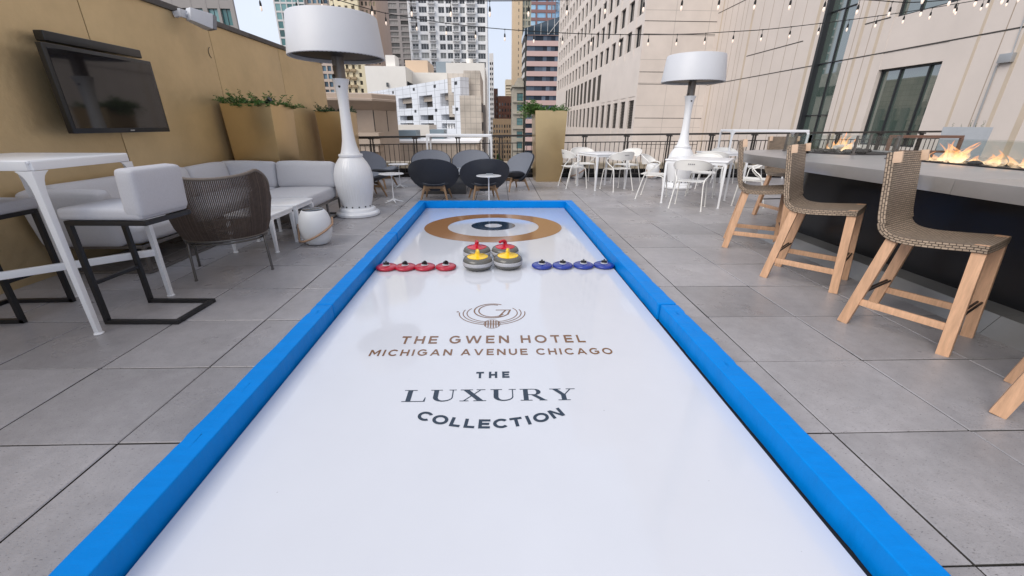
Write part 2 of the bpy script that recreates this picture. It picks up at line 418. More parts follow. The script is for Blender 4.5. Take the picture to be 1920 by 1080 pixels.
        for k in range(len(edge)):
            a, b = edge[k], edge[(k + 1) % len(edge)]
            ia, ib = a[0] * J + a[1], b[0] * J + b[1]
            fs.append((ib, ia, o + ia, o + ib)); t1 = t0 + (P[a[0]][a[1]] - P[b[0]][b[1]]).length
            uv.append([(t1, 0), (t0, 0), (t0, t), (t1, t)]); t0 = t1
        return s.add(vs, fs, uv)
    def rbox(s, c, size, r, n=5, bulge=(0, 0, 0), m=None, warp=None):
        """rounded box with slightly puffed faces (cushions, pads)"""
        h = [a / 2 for a in size]; c = V(c)
        def ax(k):
            a = h[k]; inn = a - r
            return [-a, -a + .35 * r] + [-inn + 2 * inn * i / n for i in range(n + 1)] + [a - .35 * r, a]
        for k in range(3):
            a, b = (k + 1) % 3, (k + 2) % 3; A, B = ax(a), ax(b)
            for sg in (-1, 1):
                vs = []
                for x in A:
                    for y in B:
                        p = [0, 0, 0]; p[k] = sg * h[k]; p[a] = x; p[b] = y
                        q = [max(-(h[i] - r), min(h[i] - r, p[i])) for i in range(3)]
                        d = V(p) - V(q); d = d.normalized() * r if d.length > 0 else d
                        o = V(q) + d
                        f = [1 - (o[i] / h[i]) ** 2 for i in range(3)]
                        for i in range(3): o[i] += bulge[i] * (1 if o[i] > 0 else -1) * f[(i + 1) % 3] * f[(i + 2) % 3] * (abs(o[i]) / h[i])
                        if warp: o = warp(o)
                        if m: o = m @ o
                        vs.append(c + o)
                J = len(B); fs = []
                for i in range(len(A) - 1):
                    for j in range(J - 1):
                        q = (i * J + j, (i + 1) * J + j, (i + 1) * J + j + 1, i * J + j + 1)
                        fs.append(q if sg > 0 else q[::-1])
                s.add(vs, fs)
        s.weld = True
        return s
    def mesh(s, name, mats, smooth=35, bevel=0, recalc=True):
        me = bpy.data.meshes.new(name)
        me.from_pydata(s.v, [], s.f)
        for m in (mats if isinstance(mats, (list, tuple)) else [mats]): me.materials.append(m)
        me.polygons.foreach_set('material_index', s.mi)
        if s.uv:
            u = me.uv_layers.new(name='UVMap')
            for fi, uv in s.uv.items():
                for li, q in zip(me.polygons[fi].loop_indices, uv): u.data[li].uv = q
        if bevel or recalc or getattr(s, 'weld', False):
            b = bmesh.new(); b.from_mesh(me)
            if getattr(s, 'weld', False): bmesh.ops.remove_doubles(b, verts=b.verts, dist=1e-5)
            if recalc: bmesh.ops.recalc_face_normals(b, faces=b.faces)
            if bevel:
                e = [x for x in b.edges if len(x.link_faces) == 2 and x.calc_face_angle(0) > .5]
                bmesh.ops.bevel(b, geom=e, offset=bevel, segments=2, profile=.7, affect='EDGES', clamp_overlap=True)
            b.to_mesh(me); b.free()
        if smooth:
            me.polygons.foreach_set('use_smooth', [True] * len(me.polygons))
            me.set_sharp_from_angle(angle=radians(smooth))
        return me
    def obj(s, name, mats, parent=None, smooth=35, bevel=0, loc=None, recalc=True):
        o = bpy.data.objects.new(name, s.mesh(name, mats, smooth, bevel, recalc)); C.objects.link(o)
        if parent: o.parent = parent
        if loc: o.location = loc
        return o

def tag(o, label, cat, group=None):
    o['label'] = label; o['category'] = cat
    if group: o['group'] = group
    return o
def thing(name, label, cat, loc=(0, 0, 0), rz=0., group=None):
    o = bpy.data.objects.new(name, None); C.objects.link(o); o.empty_display_size = .2
    o.location = loc; o.rotation_euler = (0, 0, rz)
    return tag(o, label, cat, group)
def structure(o):
    o['kind'] = 'structure'; return o
KIDS = {}
def dup(root, loc, rz=0., label=None, scale=None):
    def cp(o, par):
        c = o.copy(); C.objects.link(c)
        if par: c.parent = par
        for k in o.children: cp(k, c)
        return c
    r = cp(root, None); r.location = loc; r.rotation_euler = (0, 0, rz)
    if label: r['label'] = label
    if scale: r.scale = scale
    return r
def face(dx, dy):
    """rotation that turns local +Y towards (dx, dy)"""
    return atan2(-dx, dy)
def arc(cx, cy, r, a0, a1, n, ry=None):
    ry = ry or r
    return [(cx + r * cos(a0 + (a1 - a0) * i / n), cy + ry * sin(a0 + (a1 - a0) * i / n)) for i in range(n + 1)]
def bez(p, n=10):
    """Catmull-Rom through the points"""
    P = [V(q) for q in p]; out = []
    for i in range(len(P) - 1):
        a, b, c, d = P[max(i - 1, 0)], P[i], P[i + 1], P[min(i + 2, len(P) - 1)]
        for k in range(n):
            t = k / n
            out.append(.5 * ((2 * b) + (c - a) * t + (2 * a - 5 * b + 4 * c - d) * t * t + (3 * b - a - 3 * c + d) * t ** 3))
    return out + [P[-1]]

# ================================================================ terrace floor
PHI = -.01094
def g2w(x, y): return (cos(PHI) * x - sin(PHI) * y, sin(PHI) * x + cos(PHI) * y)
xl = [-1.69 - .615 * k for k in range(7)][::-1]
xm = [-1.69 + .615 * k for k in range(1, 5)]
xr = [1.53 + .655 * k for k in range(20)]
XS = xl + xm + xr
YS = [2.078 + .612 * k for k in range(-8, 16)]
mb = MB()
for i in range(len(XS) - 1):
    for j in range(len(YS) - 1):
        a, b, c, d = XS[i] + .004, XS[i + 1] - .004, YS[j] + .0035, YS[j + 1] - .0035
        dz = random.uniform(-.0016, .0012); tx, ty = random.uniform(-.0011, .0011), random.uniform(-.0011, .0011)
        e = .004
        def P(x, y, z): 
            q = g2w(x, y); return (q[0], q[1], z)
        top = [(a + e, c + e), (b - e, c + e), (b - e, d - e), (a + e, d - e)]; rim = [(a, c), (b, c), (b, d), (a, d)]
        zt = [dz + tx * sx + ty * sy for sx, sy in ((-1, -1), (1, -1), (1, 1), (-1, 1))]
        vs = [P(*top[k], zt[k]) for k in range(4)] + [P(*rim[k], zt[k] - e) for k in range(4)] + [P(*rim[k], -.04) for k in range(4)]
        fs = [(0, 1, 2, 3)] + [(4 + k, 4 + (k + 1) % 4, (k + 1) % 4, k) for k in range(4)] + [(8 + k, 8 + (k + 1) % 4, 4 + (k + 1) % 4, 4 + k) for k in range(4)]
        mb.cur = 0; mb.add(vs[:8], fs[:5]); mb.cur = 1; mb.add(vs[4:], [[q - 4 for q in f] for f in fs[5:]])
structure(mb.obj('terrace_paving', [MT['paver'], MT['joint_dirt']], smooth=0, recalc=False))
mb = MB().bb(-6.2, 14.5, -3.2, 11.75, -.5, -.016)
structure(mb.obj('terrace_slab', MT['subfloor'], smooth=0))
mb = MB().bb(-900, 900, -120, 1600, -23, -22)
structure(mb.obj('street_ground', MT['asphalt'], smooth=0))

# ================================================================ curling rink
ZS = .025
rink = thing('curling_sheet', 'glossy white curling sheet with bronze target rings and printed lettering', 'curling rink', (0, 2.2, 0))
def rel(mb, root):
    l = V(root.location); mb.v = [tuple(V(v) - l) for v in mb.v]; return mb
rel(MB().bb(-1.143, 1.135, -1.5, 6.79, .004, ZS), rink).obj('ice_panel', MT['rink'], rink, bevel=.002)
rel(MB().bb(-1.20, 1.20, -1.5, 6.805, .0008, .0036), rink).obj('rubber_underlay', MT['rubber'], rink, smooth=0)
zp = ZS + .0012
rel(MB().ring(-.033, 5.48, .925, .815, .613, .555, zp), rink).obj('target_ring', MT['gold_print'], rink, smooth=0, recalc=False)
rel(MB().ring(-.035, 5.525, .30, .272, .118, .112, zp), rink).obj('target_bullseye', MT['navy_print'], rink, smooth=0, recalc=False)

# ---- lettering: every letter drawn as strokes in a unit box
def P4(a, b, hw):       # diagonal stroke with level ends
    return [(a[0] - hw, a[1]), (a[0] + hw, a[1]), (b[0] + hw, b[1]), (b[0] - hw, b[1])]
def R(x0, y0, x1, y1): return [(x0, y0), (x1, y0), (x1, y1), (x0, y1)]
def ARC(cx, cy, rx, ry, a0, a1, t, n=28, t2=None):
    out = []; t2 = t2 or t
    for i in range(n):
        q = []
        for k, sgn in ((i, 1), (i + 1, 1), (i + 1, -1), (i, -1)):
            a = radians(a0 + (a1 - a0) * k / n)
            q.append((cx + (rx - (0 if sgn > 0 else t)) * cos(a), cy + (ry - (0 if sgn > 0 else t2)) * sin(a)))
        out.append(q)
    return out
def sans(ch, t=.2):
    h = t / 2
    if ch == 'T': w = .86; return w, [R(0, 1 - t, w, 1), R(w / 2 - h, 0, w / 2 + h, 1 - t)]
    if ch == 'H': w = .92; return w, [R(0, 0, t, 1), R(w - t, 0, w, 1), R(t, .5 - h, w - t, .5 + h)]
    if ch == 'E': w = .8; return w, [R(0, 0, t, 1), R(t, 0, w, t), R(t, 1 - t, w, 1), R(t, .5 - h, w * .92, .5 + h)]
    if ch == 'L': w = .74; return w, [R(0, 0, t, 1), R(t, 0, w, t)]
    if ch == 'I': return t, [R(0, 0, t, 1)]
    if ch == 'N': w = .96; return w, [R(0, 0, t, 1), R(w - t, 0, w, 1), [(t, 1), (t, .66), (w - t, 0), (w - t, .34)]]
    if ch == 'M': w = 1.12; return w, [R(0, 0, t, 1), R(w - t, 0, w, 1), [(t, 1), (t, .68), (w / 2, .2), (w / 2, .52)], [(w - t, 1), (w - t, .68), (w / 2, .2), (w / 2, .52)]]
    if ch == 'A': w = 1.08; return w, [P4((h, 0), (w / 2, 1), h * 1.05), P4((w - h, 0), (w / 2, 1), h * 1.05), R(.27, .22, w - .27, .22 + t * .9)]
    if ch == 'V': w = 1.06; return w, [P4((w / 2, 0), (h, 1), h * 1.05), P4((w / 2, 0), (w - h, 1), h * 1.05)]
    if ch == 'W': w = 1.56; return w, [P4((.42, 0), (h, 1), h), P4((.42, 0), (w / 2, 1), h), P4((w - .42, 0), (w / 2, 1), h), P4((w - .42, 0), (w - h, 1), h)]
    if ch == 'U': w = .92; return w, [R(0, .46, t, 1), R(w - t, .46, w, 1)] + ARC(w / 2, .46, w / 2, .47, 180, 360, t)
    if ch == 'O': w = 1.14; return w, ARC(w / 2, .5, w / 2, .52, 0, 360, t, 44)
    if ch == 'C': w = 1.0; return w, ARC(.56, .5, .56, .52, 42, 318, t, 36)
    if ch == 'G': w = 1.08; return w, ARC(.56, .5, .56, .52, 42, 334, t, 36) + [R(.58, .38, 1.07, .38 + t * .95), R(1.07 - t, .16, 1.07, .38)]
    return .4, []
def serif(ch):
    k, s = .24, .055           # thick stem, hairline
    def sf(x0, x1, y): return R(x0, y, x1, y + s)
    if ch == 'L': w = 1.12; return w, [R(.18, s, .18 + k, 1 - s), sf(0, .64, 1 - s), sf(0, w, 0), [(w - .09, s), (w, s), (w, .36), (w - .03, .36)]]
    if ch == 'U': w = 1.28; return w, [R(.16, .36, .16 + k, 1 - s), R(w - .2, .36, w - .2 + s, 1 - s), sf(0, .58, 1 - s), sf(w - .36, w, 1 - s)] + ARC((.16 + w - .145) / 2, .36, (w - .305) / 2, .37, 180, 262, k, 20, .09) + ARC((.16 + w - .145) / 2, .36, (w - .305) / 2, .37, 262, 360, s, 20, .09)
    if ch == 'X': w = 1.3; return w, [P4((w - .3, s), (.3, 1 - s), .155), P4((.22, s), (w - .3, 1 - s), .04), sf(0, .44, 0), sf(w - .62, w, 0), sf(0, .62, 1 - s), sf(w - .5, w - .06, 1 - s)]
    if ch == 'R': w = 1.3; return w, [R(.16, s, .16 + k, 1 - s), sf(0, .58, 0), R(0, 1 - s, .7, 1), R(.4, .47, .7, .47 + s)] + ARC(.7, .735, .34, .265, -90, 90, .22, 24, s) + [P4((w - .2, s), (.68, .47), .135), sf(w - .38, w, 0)]
    if ch == 'Y': w = 1.3; return w, [R(w / 2 - k / 2, s, w / 2 + k / 2, .5), sf(w / 2 - .3, w / 2 + .3, 0), P4((w / 2, .46), (.28, 1 - s), .13), P4((w / 2 + .05, .46), (w - .26, 1 - s), .035), sf(0, .58, 1 - s), sf(w - .46, w, 1 - s)]
    return .4, []
def word(name, text, x0, x1, yb, h, mat, font=sans, gap=.3, space=.62, slope=0., **kw):
    """one line of lettering stretched to run from x0 to x1 on the sheet"""
    glyphs = []; x = 0
    for ch in text:
        if ch == ' ': x += space; continue
        wd, ps = font(ch, **kw); glyphs.append((x, ps)); x += wd + gap
    W = x - gap; sx = (x1 - x0) / W; mb = MB(); k = 0
    for gx, ps in glyphs:
        for p in ps:
            k += 1
            mb.flat([(x0 + (gx + a) * sx, yb + b * h + slope * (gx + a) * sx) for a, b in p], zp + (k % 7) * .00004)
    return rel(mb, rink).obj(name, mat, rink, smooth=0, recalc=False)
word('lettering', 'THE GWEN HOTEL', -.612, .568, 2.287, .100, MT['bronze_text'], gap=.42, space=.7, slope=-.012, t=.2)
word('lettering', 'MICHIGAN AVENUE CHICAGO', -.768, .706, 2.146, .073, MT['bronze_text'], gap=.36, space=.62, slope=-.014, t=.205)
word('lettering', 'THE', -.117, .067, 1.896, .062, MT['navy_print'], gap=.55, t=.26)
word('lettering', 'LUXURY', -.480, .405, 1.703, .097, MT['navy_print'], font=serif, gap=.2, slope=-.014)
# the curved word
mb = MB(); letters = 'COLLECTION'; hh = .062; ws = [sans(c, .24)[0] for c in letters]; gp = .62
sc = .078; RAD = .82; cxx, cyy = -.033, 1.497 + RAD
tot = sum(ws) + gp * (len(ws) - 1); pos = -tot / 2; k = 0
stretch = .72 / (tot * sc)
for c, wd in zip(letters, ws):
    am = (pos + wd / 2) * sc * stretch / RAD
    for p in sans(c, .24)[1]:
        k += 1; q = []
        for a, b in p:
            lx, ly = (a - wd / 2) * sc * .86, b * hh
            q.append((cxx + sin(am) * (RAD - ly) + cos(am) * lx, cyy - cos(am) * (RAD - ly) + sin(am) * lx))
        mb.flat(q, zp + (k % 7) * .00004)
    pos += wd + gp
rel(mb, rink).obj('lettering', MT['navy_print'], rink, smooth=0, recalc=False)
# the emblem: open rings round a thin letter G, held by a ribbed knot
mb = MB(); ex, ey = -.033, 2.728; k = 0
def addp(ps):
    global k
    for p in ps:
        k += 1; mb.flat(p, zp + (k % 7) * .00004)
for r, a0, a1 in ((.188, 146, 394), (.216, 160, 380), (.244, 176, 366)):
    addp(ARC(ex, ey, r, r * .80, a0, a1, .0075, 60))
addp([[(ex - .262 + dx, ey + .018 + dy) for dx, dy in ((0, 0), (.016, 0), (.016, .014), (0, .014))]])
gy = ey + .040
addp(ARC(ex, gy, .138, .128, 58, 330, .011, 64)); addp(ARC(ex + .002, gy, .106, .110, 66, 322, .010, 56))
addp([R(ex + .026, gy + .004, ex + .140, gy + .015), P4((ex + .052, gy - .095), (ex + .098, gy + .004), .007), P4((ex + .112, gy - .072), (ex + .132, gy + .004), .007), R(ex + .045, gy - .103, ex + .085, gy - .095)])
for dx, hgt in ((-.045, .030), (-.027, .048), (-.009, .058), (.009, .058), (.027, .048), (.045, .030)):
    addp([R(ex + dx - .0042, ey - .178 - hgt, ex + dx + .0042, ey - .178 + hgt)])
addp(ARC(ex, ey - .178, .058, .068, 0, 360, .005, 40))
rel(mb, rink).obj('emblem', MT['bronze_text'], rink, smooth=0, recalc=False)

# ---- blue bumper pads
def pad(x0, x1, y0, y1, label, seed):
    rnd = random.Random(seed); ax = 1 if (y1 - y0) > (x1 - x0) else 0; L = max(y1 - y0, x1 - x0)
    fr = [(rnd.uniform(8, 30), rnd.uniform(0, 6), rnd.uniform(.0003, .0008)) for _ in range(5)]
    creases = [(rnd.uniform(-L / 2, L / 2), rnd.uniform(.002, .006)) for _ in range(6)]
    def warp(o):
        t = o[ax]; d = sum(a * sin(f * t + p + o.z * 9) for f, p, a in fr) - sum(a * math.exp(-((t - c0 - o.z * .12) / .012) ** 2) for c0, a in creases)
        o[1 - ax] += d * (1 if o[1 - ax] > 0 else -1); o.z += d * .6 if o.z > 0 else 0
        return o
    o = thing('bumper_pad', label, 'bumper pad', ((x0 + x1) / 2, (y0 + y1) / 2, .004), group='blue bumper pads round the curling sheet')
    MB().rbox((0, 0, .0625), (x1 - x0, y1 - y0, .125), .006, n=60 if ax else 60, warp=warp).obj('vinyl_cover', MT['blue_vinyl'], o, smooth=50)
    return o
pad(-1.272, -1.155, .52, 2.676, 'blue pad along the left edge of the sheet, nearest the camera', 1)
pad(-1.274, -1.157, 2.684, 4.726, 'blue pad in the middle of the left edge, beside the four red stones', 2)
pad(-1.273, -1.156, 4.734, 6.80, 'blue pad at the far end of the left edge, by the target rings', 3)
pad(1.166, 1.288, .50, 2.612, 'blue pad along the right edge of the sheet, nearest the camera', 4)
pad(1.157, 1.282, 2.624, 4.706, 'blue pad in the middle of the right edge, beside the four blue stones', 5)
pad(1.158, 1.284, 4.714, 6.80, 'blue pad at the far end of the right edge, by the target rings', 6)
pad(-1.272, 1.285, 6.806, 6.925, 'long blue pad across the far end of the sheet, before the grey chairs', 7)

# ---- stones
def curling_stone(label, loc, mat, rz):
    o = thing('curling_stone', label, 'curling stone', loc, rz, 'granite curling stones in a square')
    pr = [(.05, 0), (.075, .001), (.105, .006), (.128, .022), (.1385, .036), (.1405, .045)]
    MB().lathe(pr, 48).obj('lower_stone', MT['granite'], o)
    MB().lathe([(.1405, .0455), (.1425, .048), (.1425, .077), (.1405, .0795)], 48).obj('striking_band', MT['band'], o, smooth=60)
    MB().lathe([(.1405, .080), (.1385, .088), (.13, .104), (.115, .114), (.098, .1175)], 48).obj('upper_stone', MT['granite'], o)
    m = MB().lathe([(.099, .117), (.1, .1205), (.094, .1235), (.06, .1285), (.03, .138), (.021, .150)], 40)
    m.tube(bez([(0, 0, .148), (0, .0, .168), (0, -.018, .181), (0, -.055, .186), (0, -.085, .182)], 6), [.021] * 6 + [.018] * 6 + [.016] * 6 + [.0145] * 6 + [.013], 12)
    m.obj('handle', mat, o, smooth=60)
    return o
curling_stone('granite curling stone with a yellow handle, front left of the four', (-.177, 3.742, ZS), MT['yellow_plastic'], 0.1)
curling_stone('granite curling stone with a yellow handle, front right of the four', (.113, 3.768, ZS), MT['yellow_plastic'], -.1)
curling_stone('granite curling stone with a red handle, back left of the four', (-.197, 4.07, ZS), MT['red_plastic'], .15)
curling_stone('granite curling stone with a red handle turned aside, back right of the four', (.093, 4.075, ZS), MT['red_plastic'], -.75)
def floor_stone(label, x, y, mat, group, rz):
    o = thing('floor_curling_stone', label, 'curling stone', (x, y, ZS), rz, group)
    MB().lathe([(.07, 0), (.09, .003), (.0985, .012), (.1, .019), (.0975, .027), (.085, .034), (.055, .0375), (.03, .038)], 40).obj('disc', mat, o, smooth=60)
    MB().lathe([(.034, .038), (.034, .0405), (.028, .042)], 24).obj('white_hub', MT['white_shade'], o)
    m = MB().tube(bez([(0, .03, .040), (0, .028, .058), (0, .0, .072), (0, -.03, .067), (0, -.04, .062)], 6), .0085, 10)
    m.bar((-.012, 0, .041), (-.012, 0, .066), .004, .03, (0, 1, 0)).bar((.012, 0, .041), (.012, 0, .066), .004, .03, (0, 1, 0))
    m.obj('handle', MT['blackpad'], o)
    return o
for k, (x, nm) in enumerate(((-1.045, 'against the left blue pad'), (-.868, 'second from the left pad'), (-.683, 'third from the left pad'), (-.482, 'nearest the granite stones'))):
    floor_stone('flat red stone with black handle, ' + nm, x + (.0 if k else -.0), 3.742, MT['red_disc'], 'red floor stones in a row', random.uniform(-.5, .3))
for k, (x, nm) in enumerate(((.443, 'nearest the granite stones'), (.645, 'second from the granite stones'), (.848, 'third from the granite stones'), (1.05, 'against the right blue pad'))):
    floor_stone('flat blue stone with black handle, ' + nm, x, 3.755, MT['blue_disc'], 'blue floor stones in a row', random.uniform(-.4, .4))

# ================================================================ left wall and what hangs on it
wall = thing('terrace_wall', 'tall bronze plaster wall along the left side of the terrace', 'wall', (-4.15, 4, 0))
mb = MB()
ys = [-3.2, -1.1, .9, 2.9, 4.9, 6.91, 8.94, 11.04]
for a, b in zip(ys, ys[1:]): mb.bb(-4.25, -4.05, a + .005, b - .005, -.3, 2.615)
rel(mb, wall).obj('plaster_panel', MT['wall_gold'], wall, bevel=.003)
rel(MB().bb(-4.22, -4.066, -3.2, 11.03, -.3, 2.60), wall).obj('joint_backing', MT['seam'], wall, smooth=0)
mb = MB()
for a, b in zip([-3.2, .2, 3.4, 7.95], [.195, 3.395, 7.945, 11.06]): mb.bb(-4.28, -4.022, a, b, 2.617, 2.685)
rel(mb, wall).obj('metal_coping', MT['coping'], wall, bevel=.004)
mb = MB().tube([(-4.048, 6.87 + .075 * cos(t), 2.24 + .075 * sin(t)) for t in [radians(110 + 130 * i / 14) for i in range(15)]], .004, 5)
rel(mb, wall).obj('cover_plate_ring', MT['seam'], wall)

tv = thing('television', 'large black flat television hung on the bronze wall', 'television', (-3.88, 4.76, 1.58))
m = MB().rbox((0, 0, 0), (.055, 1.2, .735), .008, n=1)
m.obj('casing', MT['tvcase'], tv)
MB().box((.0295, 0, .006), (.003, 1.135, .655)).obj('screen', MT['screen'], tv, smooth=0)
MB().box((.0292, .06, -.345), (.003, .05, .010)).obj('badge', MT['zinc'], tv, smooth=0)
m = MB().box((-.08, 0, 0), (.1, .5, .4)); m.box((-.148, 0, 0), (.035, .7, .3)); m.obj('wall_mount', MT['black'], tv, smooth=0)
sb = tag(rel(MB().rbox((-3.95, 4.80, 2.012), (.09, 1.06, .085), .012, n=1), tv).obj('sound_bar', MT['tvcase']), 'slim black sound bar above the wall television', 'sound bar'); sb.location = tv.location
m = MB().box((-4.02, 4.8, 2.0), (.09, .3, .04)); mt = rel(m, tv).obj('wall_bracket', MT['black'], sb, smooth=0)

sp = thing('loudspeaker', 'white outdoor loudspeaker angled off the top of the bronze wall', 'speaker', (-3.85, 6.42, 2.58))
tl = Matrix.Rotation(radians(-32), 3, 'Z') @ Matrix.Rotation(radians(-12), 3, 'X') @ Matrix.Scale(.74, 3)
def spk(y): return {0: (.105, .10), 1: (.14, .125)}[y]
m = MB(); vs = [tl @ V((sx * (.08 if y < 0 else .135), y, sz * (.10 if y < 0 else .125))) for y in (-.16, .17) for sx in (-1, 1) for sz in (-1, 1)]
m.add(vs, [(0, 1, 3, 2), (4, 6, 7, 5), (0, 4, 5, 1), (2, 3, 7, 6), (0, 2, 6, 4), (1, 5, 7, 3)]); m.obj('cabinet', MT['white_shade'], sp, bevel=.018)
m = MB(); m.add([tl @ (V(v)) for v in [(-.128, .171, -.118), (.128, .171, -.118), (.128, .171, .118), (-.128, .171, .118), (-.12, .235, -.11), (.12, .235, -.11), (.12, .235, .11), (-.12, .235, .11)]],
   [(3, 2, 1, 0), (4, 5, 6, 7), (0, 1, 5, 4), (1, 2, 6, 5), (2, 3, 7, 6), (3, 0, 4, 7)]); m.obj('grille', MT['grille'], sp, bevel=.006)
m = MB().bar((-.19, -.16, -.0), (-.1, -.16, .02), .05, .06); m.bar((-.10, -.2, .02), (-.1, .0, .02), .03, .09); m.tube([(-.09, -.09, .02), (-.05, -.09, .02)], .022, 12)
m.obj('wall_bracket', MT['white_shade'], sp)

# ================================================================ planters
def planter(label, x, y, w0, d0, w1, d1, h, rz=0.):
    o = thing('planter', label, 'planter', (x, y, 0), rz, 'tall gold planters')
    t = .025; m = MB()
    def rg(w_, d_, z): return [(-w_ / 2, -d_ / 2, z), (w_ / 2, -d_ / 2, z), (w_ / 2, d_ / 2, z), (-w_ / 2, d_ / 2, z)]
    vs = rg(w0, d0, .0) + rg(w1, d1, h) + rg(w1 - 2 * t, d1 - 2 * t, h) + rg(w1 - 2 * t, d1 - 2 * t, h - .08)
    fs = [(0, 1, 2, 3)[::-1]] + [(r * 4 + k, r * 4 + (k + 1) % 4, r * 4 + 4 + (k + 1) % 4, r * 4 + 4 + k) for r in range(3) for k in range(4)] + [(12, 13, 14, 15)]
    m.add(vs, fs); m.obj('metal_box', MT['gold_metal'], o, bevel=.006)
    MB().box((0, 0, h - .06), (w1 - 2 * t - .004, d1 - 2 * t - .004, .03)).obj('soil', MT['soil'], o, smooth=0)
    return o
planter('gold planter against the bronze wall behind the corner sofa', -3.63, 7.02, .62, .66, .72, .72, 1.575)
planter('gold planter against the wall, behind the nearer white heater', -3.58, 10.22, .58, .62, .68, .70, 1.555)
planter('gold planter standing alone before the railing, right of the grey chairs', 1.30, 10.64, .63, .63, .75, .75, 1.615, .03)

def shrub(name, label, loc, stems, seed, mats=('leaf', 'stem'), leaf=.03, group='plants in the gold planters'):
    """stems: list of (x, y, lean_x, lean_y, height, droop)"""
    rnd = random.Random(seed); o = thing(name, label, 'plant', loc, 0, group)
    lv, st = MB(), MB()
    for x, y, lx, ly, h, dr in stems:
        pts = []
        for i in range(9):
            t = i / 8; pts.append(V((x + lx * t + rnd.uniform(-.008, .008), y + ly * t + rnd.uniform(-.008, .008), h * t * (1 - dr * t * t))))
        st.tube(pts, [.0035 * (1 - .6 * i / 8) for i in range(9)], 4)
        for i in range(1, 9):
            for k in range(5):
                p = pts[i].lerp(pts[i - 1], rnd.random()); a = rnd.uniform(0, 2 * pi)
                d = V((cos(a), sin(a), rnd.uniform(-.3, .8))).normalized(); L = leaf * rnd.uniform(.7, 1.4) * (1.1 - .4 * i / 8)
                s = d.cross(V((rnd.uniform(-1, 1), rnd.uniform(-1, 1), rnd.uniform(-1, 1)))).normalized() * L * .17
                lv.add([p, p + d * L * .5 + s, p + d * L, p + d * L * .5 - s], [(0, 1, 2, 3)])
    st.obj('stems', MT[mats[1]], o); lv.obj('leaves', MT[mats[0]], o, smooth=0, recalc=False)
    return o
rnd = random.Random(5)
def sprigs(w_, d_, n, h0, h1, spread, droop=.2, left=0.):
    out = []
    for _ in range(n):
        x, y = rnd.uniform(-w_, w_), rnd.uniform(-d_, d_)
        h = rnd.uniform(h0, h1) * (.5 + .9 * rnd.random() ** 2)
        out.append((x, y, x * spread + rnd.uniform(-.07, .07) + left * rnd.random(), y * spread + rnd.uniform(-.07, .07), h, rnd.uniform(0, droop)))
    return out
shrub('trailing_shrub', 'low feathery herbs growing along the top of the sofa planter', (-3.63, 7.02, 1.515), sprigs(.33, .33, 125, .10, .25, .5, .8), 1, ('leaf', 'stem'), .042)
shrub('trailing_shrub', 'sparse herbs in the planter behind the nearer heater', (-3.58, 10.22, 1.495), sprigs(.28, .3, 90, .12, .24, .45, .7), 2, ('leaf_dark', 'stem'), .044)
shrub('trailing_shrub', 'bushy green fern spilling over the left of the lone planter', (1.30, 10.64, 1.55), sprigs(.31, .3, 60, .16, .28, .4, .5) + [(x * .8 - .2, y, -.28 * rnd.random() - .1, rnd.uniform(-.12, .1), rnd.uniform(.2, .42), rnd.uniform(.2, 1.5)) for x, y in [(rnd.uniform(-.25, .1), rnd.uniform(-.28, .25)) for _ in range(140)]], 3, ('leaf', 'stem'), .058)
def spot(label, loc):
    o = thing('spotlight', label, 'spotlight', loc, 0)
    MB().tube([(0, 0, -.03), (0, 0, .05)], .008, 8).obj('stake', MT['black'], o)
    MB().tube([(-.02, 0, .045), (.015, -.01, .08), (.055, -.02, .115)], [.026, .032, .036], 14).obj('lamp_head', MT['black'], o)
spot('small black garden spotlight at the right end of the sofa planter', (-3.36, 6.78, 1.53))
spot('small black garden spotlight in the planter behind the heater', (-3.42, 9.95, 1.51))

